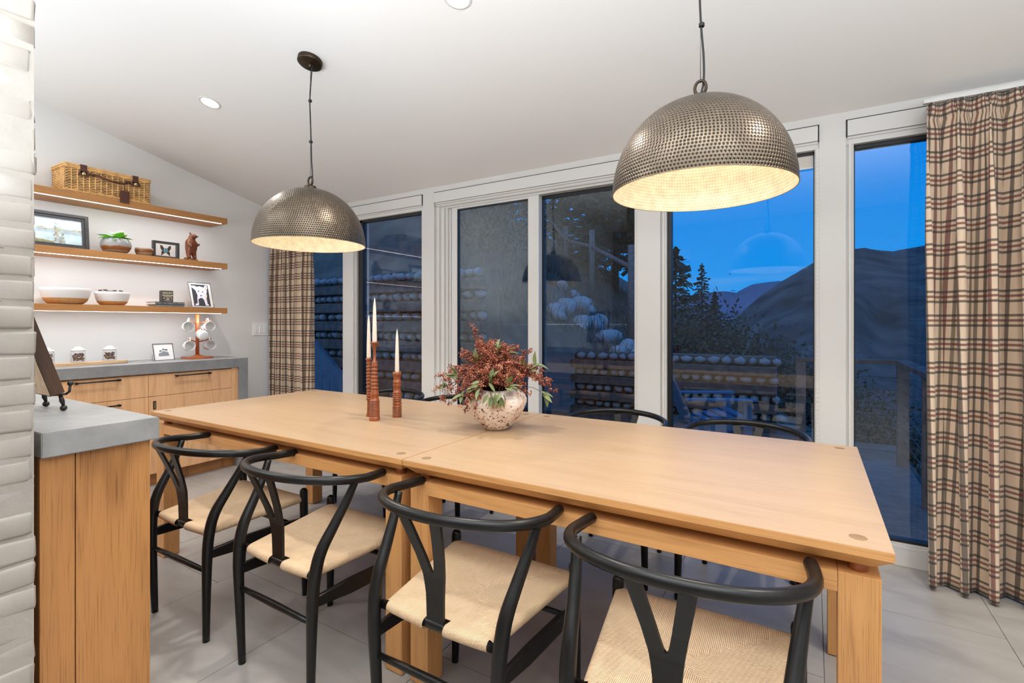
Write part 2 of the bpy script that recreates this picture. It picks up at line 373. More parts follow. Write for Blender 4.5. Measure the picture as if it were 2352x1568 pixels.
def mk_hammer(name, base, dark, metal, rough, strength):
    m, t, b = mat(name); b.inputs['Metallic'].default_value = metal; b.inputs['Roughness'].default_value = rough
    uv = N(t, 'ShaderNodeUVMap'); fr = N(t, 'ShaderNodeVectorMath', operation='FRACTION'); t.links.new(uv.outputs[0], fr.inputs[0])
    sb = N(t, 'ShaderNodeVectorMath', operation='SUBTRACT'); sb.inputs[1].default_value = (.5, .5, 0); t.links.new(fr.outputs[0], sb.inputs[0])
    ln = N(t, 'ShaderNodeVectorMath', operation='LENGTH'); t.links.new(sb.outputs[0], ln.inputs[0])
    r = ramp(t, [(.14, (0, 0, 0)), (.46, (1, 1, 1))], 'EASE'); t.links.new(ln.outputs['Value'], r.inputs[0])
    tc = N(t, 'ShaderNodeTexCoord'); nz = N(t, 'ShaderNodeTexNoise', i_Scale=30.0, i_Detail=4.0); t.links.new(tc.outputs['Object'], nz.inputs[0])
    mx = N(t, 'ShaderNodeMix', data_type='RGBA'); t.links.new(r.outputs[0], mx.inputs[0]); mx.inputs[6].default_value = dark; mx.inputs[7].default_value = base
    r2 = ramp(t, [(.3, (.72, .72, .72)), (.7, (1.1, 1.1, 1.1))]); t.links.new(nz.outputs[0], r2.inputs[0])
    m2 = N(t, 'ShaderNodeMix', data_type='RGBA', blend_type='MULTIPLY'); m2.inputs[0].default_value = .6; t.links.new(mx.outputs[2], m2.inputs[6]); t.links.new(r2.outputs[0], m2.inputs[7])
    t.links.new(m2.outputs[2], b.inputs['Base Color']); bump(t, b, r.outputs[0], strength, .003); return m
M['hammer'] = mk_hammer('hammered_pewter', S(122, 108, 92), S(44, 38, 33), .88, .34, .55)
M['hammer_in'] = mk_hammer('hammered_cream_enamel', S(240, 232, 212), S(224, 212, 186), 0, .55, .5)

def mk_plaid():
    m, t, b = mat('plaid_linen_curtain'); b.inputs['Roughness'].default_value = .85; b.inputs['Sheen Weight'].default_value = .15
    uv = N(t, 'ShaderNodeUVMap'); sp = N(t, 'ShaderNodeSeparateXYZ'); t.links.new(uv.outputs[0], sp.inputs[0])
    dk, rd, mid = S(52, 46, 44)[:3], S(100, 42, 40)[:3], S(96, 84, 66)[:3]
    base = S(214, 188, 162)[:3]
    def stripes(sock, cols):
        dv = N(t, 'ShaderNodeMath', operation='DIVIDE', i_1=.108); t.links.new(sock, dv.inputs[0])
        fr = N(t, 'ShaderNodeMath', operation='FRACT'); t.links.new(dv.outputs[0], fr.inputs[0])
        w = (1, 1, 1); e = .015
        st = []; mk = []
        for (p, wd, c) in cols:
            mk += [(p - wd / 2 - e, (0, 0, 0)), (p - wd / 2, (1, 1, 1)), (p + wd / 2, (1, 1, 1)), (p + wd / 2 + e, (0, 0, 0))]
        rm = ramp(t, [(0, (0, 0, 0))] + mk); t.links.new(fr.outputs[0], rm.inputs[0])
        rc = ramp(t, [(max(0, p - .09), c) for p, wd, c in cols], 'CONSTANT'); t.links.new(fr.outputs[0], rc.inputs[0])
        return rm, rc
    v1, vc = stripes(sp.outputs[0], [(.16, .09, dk), (.36, .07, rd), (.55, .07, mid), (.74, .06, dk)])
    h1, hc = stripes(sp.outputs[1], [(.2, .085, dk), (.41, .085, rd), (.62, .085, dk)])
    m1 = N(t, 'ShaderNodeMix', data_type='RGBA'); k1 = N(t, 'ShaderNodeMath', operation='MULTIPLY', i_1=.8); t.links.new(v1.outputs[0], k1.inputs[0]); t.links.new(k1.outputs[0], m1.inputs[0]); m1.inputs[6].default_value = (*base, 1); t.links.new(vc.outputs[0], m1.inputs[7])
    m2 = N(t, 'ShaderNodeMix', data_type='RGBA'); k2 = N(t, 'ShaderNodeMath', operation='MULTIPLY', i_1=.8); t.links.new(h1.outputs[0], k2.inputs[0]); t.links.new(k2.outputs[0], m2.inputs[0]); t.links.new(m1.outputs[2], m2.inputs[6]); t.links.new(hc.outputs[0], m2.inputs[7])
    t.links.new(m2.outputs[2], b.inputs['Base Color'])
    mp = N(t, 'ShaderNodeMapping'); mp.inputs['Scale'].default_value = (900, 900, 1); t.links.new(uv.outputs[0], mp.inputs[0]); nz = N(t, 'ShaderNodeTexNoise', i_Scale=1.0, i_Detail=1.0); t.links.new(mp.outputs[0], nz.inputs[0]); bump(t, b, nz.outputs[0], .2, .0006)
    return m
M['plaid'] = mk_plaid()

def mk_vase():
    m, t, b = mat('pitted_white_stoneware'); b.inputs['Roughness'].default_value = .8
    tc = N(t, 'ShaderNodeTexCoord')
    n1 = N(t, 'ShaderNodeTexNoise', i_Scale=14.0, i_Detail=6.0, i_Roughness=.7); t.links.new(tc.outputs['Object'], n1.inputs[0])
    r1 = ramp(t, [(.34, S(186, 150, 130)[:3]), (.47, S(226, 204, 190)[:3]), (.58, S(242, 232, 224)[:3])]); t.links.new(n1.outputs[0], r1.inputs[0])
    n2 = N(t, 'ShaderNodeTexNoise', i_Scale=75.0, i_Detail=4.0, i_Roughness=.65); t.links.new(tc.outputs['Object'], n2.inputs[0])
    sp = N(t, 'ShaderNodeSeparateXYZ'); t.links.new(tc.outputs['Object'], sp.inputs[0])
    zz = N(t, 'ShaderNodeMapRange', i_1=0.0, i_2=.16, i_3=.445, i_4=.37); t.links.new(sp.outputs[2], zz.inputs[0])
    lt = N(t, 'ShaderNodeMath', operation='LESS_THAN'); t.links.new(n2.outputs[0], lt.inputs[0]); t.links.new(zz.outputs[0], lt.inputs[1])
    mx = N(t, 'ShaderNodeMix', data_type='RGBA'); t.links.new(lt.outputs[0], mx.inputs[0]); t.links.new(r1.outputs[0], mx.inputs[6]); mx.inputs[7].default_value = S(96, 68, 56); t.links.new(mx.outputs[2], b.inputs['Base Color'])
    bump(t, b, n2.outputs[0], .7, .004); return m
M['vase'] = mk_vase()
M['vasein'] = plain('dark_vase_inside', S(40, 30, 24), .9, noise_s=30)

def mk_glaze():
    m, t, b = mat('banded_grey_brown_glaze'); b.inputs['Roughness'].default_value = .3
    tc = N(t, 'ShaderNodeTexCoord'); sp = N(t, 'ShaderNodeSeparateXYZ'); t.links.new(tc.outputs['Object'], sp.inputs[0])
    n = N(t, 'ShaderNodeTexNoise', i_Scale=26.0, i_Detail=4.0); t.links.new(tc.outputs['Object'], n.inputs[0])
    a = N(t, 'ShaderNodeMath', operation='MULTIPLY_ADD', i_1=.02); t.links.new(n.outputs[0], a.inputs[0]); t.links.new(sp.outputs[2], a.inputs[2])
    mr = N(t, 'ShaderNodeMapRange', i_1=0.0, i_2=.12, i_3=0.0, i_4=1.0); t.links.new(a.outputs[0], mr.inputs[0])
    r = ramp(t, [(.1, S(138, 116, 98)[:3]), (.28, S(150, 136, 120)[:3]), (.33, S(128, 76, 40)[:3]), (.48, S(146, 92, 50)[:3]), (.55, S(168, 160, 154)[:3]), (.8, S(158, 160, 164)[:3]), (1, S(184, 184, 186)[:3])]); t.links.new(mr.outputs[0], r.inputs[0]); t.links.new(r.outputs[0], b.inputs['Base Color']); return m
M['glaze'] = mk_glaze()
M['wicker'] = plain('honey_willow', S(232, 184, 122), .5, noise_s=25, amt=.22, bmp=.2, bscale=90)
M['wickerin'] = plain('dark_basket_inside', S(70, 46, 28), .9, noise_s=30)
def mk_berry():
    m, t, b = mat('rust_berries'); b.inputs['Roughness'].default_value = .5
    tc = N(t, 'ShaderNodeTexCoord'); n = N(t, 'ShaderNodeTexNoise', i_Scale=38.0, i_Detail=2.0); t.links.new(tc.outputs['Object'], n.inputs[0])
    r = ramp(t, [(.3, S(84, 42, 36)[:3]), (.46, S(138, 68, 48)[:3]), (.56, S(176, 96, 64)[:3]), (.68, S(200, 150, 126)[:3])]); t.links.new(n.outputs[0], r.inputs[0]); t.links.new(r.outputs[0], b.inputs['Base Color']); return m
M['berry'] = mk_berry()
M['stem'] = plain('dark_twig', S(84, 56, 44), .7, noise_s=40, amt=.2)
M['leaf'] = plain('sage_green_leaf', S(116, 126, 80), .55, noise_s=40, amt=.28)

# ================================================================== room shell
XW, XR, YG, YB = -4.66, 3.6, 3.13, -6.5       # shelf wall, far right wall, window trim plane, back wall
def zc(y): return 2.325 + .245 * (3.13 - y) if y > -2.4 else 2.325 + .245 * 5.53
fl = struct('floor', MB().box(XW, XR, YB, YG + .2, -.06, -.004), M['grout'])
rnd = random.Random(3)
cols = [.64 - .607 * k for k in range(-5, 10)]
offs = {}
for i, x1 in enumerate(cols):
    x0 = x1 - .607
    y = 2.63 if i % 2 == 1 else 2.63 - .61
    if abs(x1 + 2.395) < .02: y = 1.285
    if abs(x1 + 1.181) < .02: y = 1.33
    if abs(x1 + .574) < .02: y = 2.64
    if abs(x1 - .64) < .02: y = 2.63
    while y < YG + .02: y += 1.214
    while y > YB:
        a, b_ = max(x0 + .0014, XW), min(x1 - .0014, XR); c, d = max(y - 1.214 + .0014, YB), min(y - .0014, YG + .02)
        if b_ - a > .02 and d - c > .02: obj('tile', MB().box(a, b_, c, d, -.012, rnd.uniform(-.0003, .0003)), M['tile'], fl)
        y -= 1.214
cb = MB()
ys = [YG + .25, -2.4, YB]
prof = [(YG + .25, zc(YG + .25)), (-2.4, zc(-2.4)), (YB, zc(YB))]
cb.prism([(XW - .1, y, z) for y, z in prof] + [(XW - .1, y, z + .15) for y, z in prof[::-1]], (XR - XW + .2, 0, 0))
struct('ceiling', cb, M['ceil'])
wl = MB(); wl.prism([(XW, YB, -.05), (XW, YG + .25, -.05)] + [(XW, y, z) for y, z in prof], (-.12, 0, 0)); struct('wall_left', wl, M['wall'])
wr = MB(); wr.prism([(XR, YB, -.05), (XR, YG + .25, -.05)] + [(XR, y, z) for y, z in prof], (.12, 0, 0)); struct('wall_right', wr, M['wall'])
struct('wall_back', MB().box(XW, XR, YB - .12, YB, -.05, zc(YB)), plain('taupe_wall_paint', S(150, 142, 134), .6, noise_s=6, amt=.03))

# ---- window wall: header, posts, sill
ww = MB()
ww.box(XW, XR, YG, YG + .2, 2.282, 2.34)                       # header above the blind boxes
ww.box(XW, XR, YG + .04, YG + .2, 2.19, 2.285)
for a, b_ in ((XW, -4.52), (-3.72, -3.60), (-2.757, -2.636), (-.962, -.815), (.028, .147), (1.75, XR)):
    ww.box(a, b_, YG, YG + .2, .085, 2.282)
struct('wall_window', ww, M['trim'])
bs = MB(); bs.box(XW, XR, 3.15, 3.33, 0, .083, .002); struct('baseboard_window', bs, M['trim'])
struct('baseboard_left', MB().box(XW, XW + .012, 2.55, YG - .01, 0, .09, .002), M['trim'])

def window(n, x0, x1, zt=2.185, dark=.03, topdark=.02, g0=0, g1=0):
    w = thing('window_%d' % n, '', '', (0, 0, 0)); del w['label']; del w['category']; w['kind'] = 'structure'
    f = MB()
    gy = 3.175
    f.box(x0, x0 + .035, 3.145, 3.24, .085, zt, .003); f.box(x1 - .022, x1, 3.145, 3.24, .085, zt, .003)
    f.box(x0 + .012, x0 + .024, 3.137, 3.15, .09, zt - .01); f.box(x1 - .018, x1 - .006, 3.137, 3.15, .09, zt - .01)
    f.box(x0, x1, 3.14, 3.24, zt - .03, zt + .01, .002)
    f.box(x0, x1, 3.150, 3.24, .083, .100, .002); f.box(x0, x1, 3.158, 3.24, .1, .112, .002)
    obj('window_frame', f, M['trim'], w)
    d = MB()
    d.box(x0 + .035, x0 + .035 + dark, 3.168, 3.22, .112, zt - .03); d.box(x1 - .027, x1 - .022, 3.168, 3.22, .112, zt - .03)
    d.box(x0, x1, 3.168, 3.22, zt - .03 - topdark, zt - .03); d.box(x0, x1, 3.168, 3.22, .108, .125)
    obj('glazing_spacer', d, M['trimdark'], w)
    obj('pane', MB().box(x0 + .035, x1 - .022, gy + .01, gy + .018, .115, zt - .03), M['glass'], w)
    return w
window(1, -4.52, -3.72); window(2, -3.60, -2.757, dark=.055); window(3, -.815, .028, dark=.022); window(4, .147, 1.75, dark=.006)
# shade side channels (beaded cords seen as fine ribs)
for x in (-3.597, .012):
    t_ = thing('shade_side_channel', 'white ribbed shade channel on the %s' % ('post between the two left windows' if x < -1 else 'wide post right of the big lamp'), 'shade channel', (x, 3.13, .1))
    obj('channel', MB().box(0, .016, -.004, .008, 0, 2.06, .001), M['trim'], t_)
    rb = MB()
    for k in range(90): rb.box(.004, .011, -.007, -.003, k * .0225, k * .0225 + .012)
    obj('bead_chain', rb, M['trim'], t_, kind='stuff')

# ---- sliding door
dr = bpy.data.objects.new('door_1', None); C.objects.link(dr); dr['kind'] = 'structure'
f = MB()
f.box(-2.636, -2.600, 3.150, 3.30, .085, 2.19, .002); f.box(-2.600, -2.560, 3.165, 3.30, .085, 2.185, .002); f.box(-2.560, -2.535, 3.180, 3.30, .085, 2.18, .002); f.box(-2.535, -2.512, 3.195, 3.30, .085, 2.18, .001)
f.box(-2.636, -.962, 3.150, 3.30, 2.165, 2.20, .002); f.box(-2.636, -.962, 3.172, 3.30, 2.15, 2.17, .002)
f.box(-.985, -.962, 3.150, 3.30, .085, 2.19, .002)
f.box(-2.636, -.962, 3.15, 3.30, .083, .10, .002)
obj('door_frame', f, M['trim'], dr)
for nm, a, b_, y0, y1, gl in (('sliding_panel', -2.500, -1.70, 3.185, 3.225, (-2.445, -1.79)), ('fixed_panel', -1.79, -.975, 3.225, 3.262, (-1.70, -.988))):
    s_ = MB()
    if nm == 'sliding_panel':
        s_.box(a, gl[0], y0, y1, .10, 2.16, .003); s_.box(gl[1], b_, y0 - .004, y1, .10, 2.16, .003)
    else:
        s_.box(gl[1], b_, y0, y1, .10, 2.16, .002); s_.box(a, gl[0], y0, y1, .10, 2.16, .002)
    s_.box(gl[0], gl[1], y0, y1, .10, .145, .002)
    s_.box(gl[0], gl[1], y0, y1, 2.135 if nm == 'sliding_panel' else 2.15, 2.16, .002)
    p_ = obj(nm, s_, M['trim'], dr)
    q = MB(); q.box(gl[0], gl[0] + .008, y0 + .006, y1 - .006, .145, 2.135); q.box(gl[1] - .006, gl[1], y0 + .006, y1 - .006, .145, 2.135); q.box(gl[0], gl[1], y0 + .006, y1 - .006, 2.127, 2.135 if nm == 'sliding_panel' else 2.15)
    obj('glazing_spacer', q, M['trimdark'], p_)
    obj('pane', MB().box(gl[0] + .008, gl[1] - .006, y0 + .015, y0 + .023, .145, 2.13), M['glass'], p_)

# ---- roller-blind boxes under the header
def blind_box(x0, x1, label, drop=None):
    t_ = thing('blind_box', label, 'blind box', (x0, YG, 2.195))
    L = x1 - x0
    c = MB(); c.box(.006, L - .006, -.014, .02, 0, .080, .002); obj('fascia', c, M['trim'], t_)
    c = MB(); c.box(0, L, -.004, .03, .081, .087); c.box(0, .005, -.004, .03, -.002, .087); c.box(L - .005, L, -.004, .03, -.002, .087); obj('shadow_gap', c, M['trimdark'], t_)
    c = MB(); c.box(.006, L - .006, .0, .05, -.012, -.001, .001); c.box(.006, L - .006, .015, .06, -.026, -.012, .001); obj('soffit', c, M['trim'], t_)
    if drop:
        a, b_, z = drop
        s_ = MB(); s_.box(a - x0, b_ - x0, .040, .042, z - 2.195, -.012); sh = obj('roller_shade', s_, plain('pale_shade_fabric', S(206, 200, 192), .8, noise_s=80, amt=.06, bmp=.3, bscale=300), t_)
        obj('bottom_bar', MB().box(a - x0, b_ - x0, .036, .046, z - 2.195 - .012, z - 2.195, .002), M['trim'], sh)
blind_box(-4.50, -2.757, 'white blind box over the two left windows behind the farther pendant')
blind_box(-2.636, .028, 'long white blind box over the sliding door and centre window', (-.79, .0, 2.075))
blind_box(.147, 1.74, 'white blind box over the right window, partly behind plaid curtain')

# ---- painted brick pier at the left
BX = -1.745
bk = struct('wall_brick', MB().box(BX - .235, BX - .0035, -.70, .466, 0, zc(.46) - .003), M['mortar'])
rnd = random.Random(8)
def brick_mesh(i):
    bm = MB(); bm.box(-.5, .5, -.5, .5, -.5, .5)
    bmesh.ops.subdivide_edges(bm.bm, edges=bm.bm.edges[:], cuts=2, use_grid_fill=True)
    rr = random.Random(i)
    sx, sy, sz = .05, .20, .066
    for v in bm.bm.verts:
        p = v.co.copy()
        k = sum(1 for c in p if abs(c) > .45)
        q = Vector((p.x * sx, p.y * sy, p.z * sz))
        # push the inner loops out towards the edges, round off the arrises
        for a, s_ in ((0, sx), (1, sy), (2, sz)):
            if abs(p[a]) < .2: q[a] = math.copysign(s_ * (.5 - .012 / s_ if s_ > .03 else .3), p[a])
        if k >= 2: q *= 1; q = Vector((q.x - math.copysign(.004 if abs(p.x) > .45 else 0, p.x), q.y - math.copysign(.005 if abs(p.y) > .45 else 0, p.y), q.z - math.copysign(.005 if abs(p.z) > .45 else 0, p.z)))
        q += Vector((rr.uniform(-.0028, .0028), rr.uniform(-.004, .004), rr.uniform(-.0028, .0028)))
        v.co = q
    for f_ in bm.bm.faces: f_.smooth = True
    return bm.mesh('brick', M['brick'])
BMS = [brick_mesh(i) for i in range(8)]
zz = .033; row = 0
while zz < zc(.46) - .05:
    y = .470 + rnd.uniform(-.005, .004); half = row % 2
    while y > -.68:
        L = .1 if (half and y > .4) else .2
        o = bpy.data.objects.new('brick', BMS[rnd.randrange(8)]); C.objects.link(o); o.parent = bk
        o.location = (BX - .025 + rnd.uniform(-.003, .003), y - L / 2, zz + rnd.uniform(-.002, .002)); o.scale = (1, (L - .004) / .2, 1.0); o.rotation_euler = (rnd.uniform(-.012, .012), rnd.uniform(-.02, .02), rnd.choice((0, PI)) + rnd.uniform(-.012, .012))
        y -= L
    zz += .0668; row += 1

# ================================================================== recessed downlights
def downlight(x, y, label, on=1.0):
    z = zc(y); t_ = thing('recessed_downlight', label, 'downlight', (x, y, z), 0, None)
    t_.rotation_euler = (-math.atan(.245), 0, 0) if y > -2.4 else (0, 0, 0)
    obj('trim_ring', MB().lathe([(.050, -.001), (.052, -.004), (.064, -.003), (.066, -.0005)], 32), M['trim'], t_)
    obj('lens', MB().lathe([(.0005, -.002), (.05, -.002)], 32, cap0=True), M['lens'], t_)
    l = bpy.data.lights.new('downlight_beam', 'SPOT'); l.energy = DOWN_E * on; l.spot_size = R(128); l.spot_blend = .7; l.shadow_soft_size = .045; l.color = (1, .955, .91)
    lo = bpy.data.objects.new('downlight_beam', l); C.objects.link(lo); lo.parent = t_; lo.location = (0, 0, -.012)
    if y > -2.4: lo.rotation_euler = (math.atan(.245), 0, 0)
downlight(-3.373, 1.757, 'lit round downlight in the sloped ceiling above the wicker basket shelf')
downlight(-1.347, 1.757, 'lit round downlight at the top edge between the two pendants')
for x, y in ((.70, 1.757), (-3.4, -.3), (-.9, -.5), (.9, -.4), (2.4, 1.2)):
    downlight(x, y, {.70: 'lit round downlight right of the near pendant', -3.4: 'lit round downlight in the kitchen ceiling beyond the brick pier', -.9: 'lit round downlight behind the camera near the brick pier', .9: 'lit round downlight behind the camera, right hand side', 2.4: 'lit round downlight near the far right wall'}[x], 1.0 if x == .70 else .5)

# ================================================================== dining tables
def table(name, x0, x1, label):
    cx = (x0 + x1) / 2; t_ = thing(name, label, 'table', (cx, 1.757, 0)); hx = (x1 - x0) / 2 - .0008; hy = .507
    m = MB(); bm = m.bm
    # slab with a long under-bevel
    lv = [(hx, hy, .757), (hx, hy, .739), (hx - .034, hy - .034, .7095)]
    rg = [[bm.verts.new((sx * a, sy * b_, z)) for sx, sy in ((-1, -1), (1, -1), (1, 1), (-1, 1))] for a, b_, z in lv]
    bm.faces.new(rg[0]); bm.faces.new(rg[2][::-1])
    for i in range(2):
        for k in range(4): bm.faces.new((rg[i][k], rg[i][(k + 1) % 4], rg[i + 1][(k + 1) % 4], rg[i + 1][k]))
    bmesh.ops.bevel(bm, geom=[e for e in bm.edges if all(abs(v.co.z - .757) < 1e-4 for v in e.verts) or abs(e.verts[0].co.x - e.verts[1].co.x) + abs(e.verts[0].co.y - e.verts[1].co.y) < 1e-4], offset=.0016, segments=2, affect='EDGES')
    bm.normal_update(); bmesh.ops.recalc_face_normals(bm, faces=bm.faces)
    for f in bm.faces: f.material_index = 0 if f.normal.z > .6 else 1  # edges and underside get browner oak, their shade put into the colour
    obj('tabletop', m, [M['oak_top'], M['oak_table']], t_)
    lx, ly = hx - .058, hy - .058
    for sx in (-1, 1):
        for sy in (-1, 1):
            obj('leg', MB().box(sx * lx - .038, sx * lx + .038, sy * ly - .038, sy * ly + .038, .004, .690, .0015), M['oak_leg'], t_)
            obj('glide', MB().lathe([(.02, 0), (.02, .004)], 16, c=(sx * lx, sy * ly, 0), cap0=True, cap1=True), M['blackcord'], t_)
            obj('standoff_peg', MB().lathe([(.019, .690), (.019, .7093)], 20, c=(sx * lx, sy * ly, 0)), M['cherry'], t_)
            obj('peg_plug', MB().lathe([(.0005, .7575), (.0165, .7575), (.0172, .7571)], 28, c=(sx * lx, sy * ly, 0), cap0=True), M['oak_plug'], t_, label='darker round plug flush with the tabletop corner')
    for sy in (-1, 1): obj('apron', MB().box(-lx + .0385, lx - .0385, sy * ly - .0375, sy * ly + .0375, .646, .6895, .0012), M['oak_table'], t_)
    for sx in (-1, 1): obj('apron', MB().box(sx * lx - .0375, sx * lx + .0375, -ly + .0385, ly - .0385, .646, .6895, .0012), M['oak_end'], t_)
table('dining_table', -2.978, -1.194, 'pale oak table half by the shelf wall, holding the three candlesticks')
table('dining_table', -1.194, .142, 'pale oak table half under the big pendant, bare corner by the curtain')

# ================================================================== wishbone chairs
SEAT_S = sorted({round(-1 + 2 * k / 18, 4) for k in range(19)} | {-.2, .2})
def seat_mesh():
    m = MB(); bm = m.bm; L = m.layer(); n = len(SEAT_S)
    def P(s, t):
        y = lerp(-.182, .197, (t + 1) / 2); hw = lerp(.172, .222, (t + 1) / 2)
        z = lerp(.425, .445, (t + 1) / 2) - .012 * (1 - s * s) * (1 - t * t) - .004 * (1 - s * s) * abs(t)
        d = min(abs(abs(s) - abs(t)), 1)
        z -= .0050 * max(0, 1 - d * 8) * (1 - max(abs(s), abs(t)) ** 4)
        y += (.010 if t > 0 else -.004) * abs(t) ** 3 * (1 - s * s)
        return Vector((s * hw, y, z))
    G = [[bm.verts.new(P(s, t)) for s in SEAT_S] for t in SEAT_S]
    def cuv(c, side):
        return (c.x / .0042, c.y / .012) if side else (c.y / .0042, c.x / .012)
    for i in range(n - 1):
        for j in range(n - 1):
            s = (SEAT_S[j] + SEAT_S[j + 1]) / 2; t = (SEAT_S[i] + SEAT_S[i + 1]) / 2
            if i == 0 and abs(s) < .2: continue
            f = bm.faces.new((G[i][j], G[i][j + 1], G[i + 1][j + 1], G[i + 1][j])); f.smooth = True
            for l in f.loops: l[L].uv = cuv(l.vert.co, abs(t) > abs(s))
    r = .0155
    per = [(0, j, 'b') for j in range(n)], [(i, n - 1, 'r') for i in range(n)], [(n - 1, j, 'f') for j in range(n)], [(i, 0, 'l') for i in range(n)]
    nor = {'b': Vector((0, -1, 0)), 'f': Vector((0, 1, 0)), 'r': Vector((.99, -.13, 0)), 'l': Vector((-.99, -.13, 0))}
    for side in per:
        prev = None
        for (i, j, k) in side:
            base = G[i][j].co; col = [G[i][j]]
            for a in (30, 60, 90, 120, 150, 178): col.append(bm.verts.new(base + nor[k] * r * math.sin(R(a)) + Vector((0, 0, -r * (1 - math.cos(R(a)))))))
            if prev is not None:
                sm = (SEAT_S[j] + SEAT_S[prev[1][1]]) / 2
                if not (k == 'b' and abs(sm) < .2):
                    for q in range(6):
                        f = bm.faces.new((prev[0][q], col[q], col[q + 1], prev[0][q + 1])); f.smooth = True
                        for l in f.loops:
                            c = l.vert.co; l[L].uv = (c.x / .0042, (c.y + c.z) / .012) if k in 'bf' else (c.y / .0042, (c.x + c.z) / .012)
            prev = (col, (i, j))
    # underside
    u = [[bm.verts.new(P(s, t) + Vector((0, 0, -.030))) for s in (-1, 0, 1)] for t in (-1, 0, 1)]
    for i in range(2):
        for j in range(2):
            f = bm.faces.new((u[i][j], u[i + 1][j], u[i + 1][j + 1], u[i][j + 1]))
            for l in f.loops: l[L].uv = (l.vert.co.x / .0042, l.vert.co.y / .012)
    return m.mesh('seat', M['cord'])
def splat_mesh():
    m = MB(); bm = m.bm
    zs = [.408, .43, .46, .49, .52, .54, .552, .558, .575, .60, .63, .66, .69, .714]
    wo = lambda z: interp([.408, .44, .50, .545, .60, .66, .714], [.029, .028, .030, .036, .047, .060, .071], z)
    def wi(z): return 0 if z <= .552 else interp([.552, .556, .563, .60, .66, .714], [0, .004, .0062, .014, .026, .036], z)
    yy = lambda z: interp([.408, .50, .545, .60, .66, .714], [-.184, -.186, -.191, -.207, -.229, -.250], z)
    for sx in (-1, 1):
        rows = []
        for z in zs:
            a = [(sx * wi(z), yy(z) - .0045, z), (sx * wo(z), yy(z) - .0045, z), (sx * wo(z), yy(z) + .0045, z), (sx * wi(z), yy(z) + .0045, z)]
            rows.append([bm.verts.new(p) for p in a])
        for i in range(len(rows) - 1):
            for k in range(4):
                if k == 3 and zs[i + 1] <= .552: continue
                bm.faces.new((rows[i][k], rows[i][(k + 1) % 4], rows[i + 1][(k + 1) % 4], rows[i + 1][k]))
        bm.faces.new(rows[0]); bm.faces.new(rows[-1])
    return m.mesh('splat', M['black'])
def make_chair(label, loc, rz, group):
    t_ = thing('wishbone_chair', label, 'chair', loc, rz, group)
    obj('seat', seat_mesh(), None, t_, label='woven beige paper cord seat')
    obj('splat', splat_mesh(), None, t_)
    pts = []
    for k in range(33):
        a = -PI / 2 + PI * k / 32
        x = .262 * math.sin(a); y = -.03 - .222 * max(0, math.cos(a)) ** .86
        pts.append((x, y, .697 + .028 * max(0, -(y + .03) / .222)))
    pts = [(-.254, .047, .694), (-.259, .010, .695)] + pts + [(.259, .010, .695), (.254, .047, .694)]
    obj('backrest', MB().tube(pts, .0148, 14, roundend=True), M['black'], t_)
    for s in (-1, 1):
        ctrl = [(.195, -.200, 0), (.203, -.203, .18), (.211, -.204, .34), (.2155, -.197, .43), (.219, -.178, .495), (.2275, -.137, .563), (.238, -.096, .632), (.2475, -.068, .69)]
        p = curve([(s * a, b_, c) for a, b_, c in ctrl], 6); rr = [.0125, .0155, .0188, .0195, .0188, .0165, .0145, .0122]
        rad = [lerp(rr[min(i // 6, 7)], rr[min(i // 6 + 1, 7)], (i % 6) / 6) for i in range(len(p))]
        obj('leg', MB().tube(p, rad, 14), M['black'], t_)
        p = [(s * .238, .208, 0), (s * .236, .208, .08), (s * .233, .207, .25), (s * .231, .206, .40), (s * .2305, .206, .462)]
        obj('leg', MB().tube(p, [.0125, .0145, .0172, .0178, .0172], 14, roundend=True), M['black'], t_)
        m = MB(); m.prism([(s * .206 - .008, -.20, .318), (s * .206 - .008, -.20, .352), (s * .206 - .008, -.06, .358), (s * .206 - .008, .10, .356), (s * .206 - .008, .205, .346), (s * .206 - .008, .205, .320), (s * .206 - .008, .10, .309), (s * .206 - .008, -.06, .309)], (.016, 0, 0))
        bmesh.ops.bevel(m.bm, geom=m.bm.edges[:], offset=.003, segments=1, affect='EDGES')
        for v in m.bm.verts: v.co.x += s * .026 * (v.co.y + .2) / .4
        obj('side_stretcher', m, M['black'], t_)
    obj('cross_stretcher', MB().tube([(-.204, -.203, .272), (-.1, -.203, .272), (0, -.203, .272), (.1, -.203, .272), (.204, -.203, .272)], [.008, .0105, .0115, .0105, .008], 10), M['black'], t_)
    obj('cross_stretcher', MB().tube([(-.23, .207, .300), (0, .207, .300), (.23, .207, .300)], [.008, .0105, .008], 10), M['black'], t_)
    obj('seat_rail', MB().tube([(-.2, -.1835, .4085), (.2, -.1835, .4085)], .0125, 12), M['black'], t_)
    return t_
c1 = make_chair('black wishbone chair at the table end nearest the grey stone counter', (-2.190, 1.220, 0), R(1), 'black wishbone chairs around the table')
for x, y, rz, lb in ((-1.556, 1.222, R(-1), 'black wishbone chair tucked under the candlestick half, second from the stone counter'),
                     (-.868, 1.222, 0, 'black wishbone chair just right of the table joint, third from the stone counter'),
                     (-.258, 1.218, R(1), 'black wishbone chair closest to the viewer at the bare table corner'),
                     (-2.545, 2.475, PI, 'black wishbone chair across the table, its back showing behind the candlesticks'),
                     (-1.96, 2.46, PI, 'black wishbone chair across the table hidden behind the red berry bouquet'),
                     (-.897, 2.475, PI, 'black wishbone chair across the table in front of the sliding door post'),
                     (-.277, 2.47, PI, 'black wishbone chair across the table before the window with the blue chair')):
    dup(c1, (x, y, 0), rz, lb)

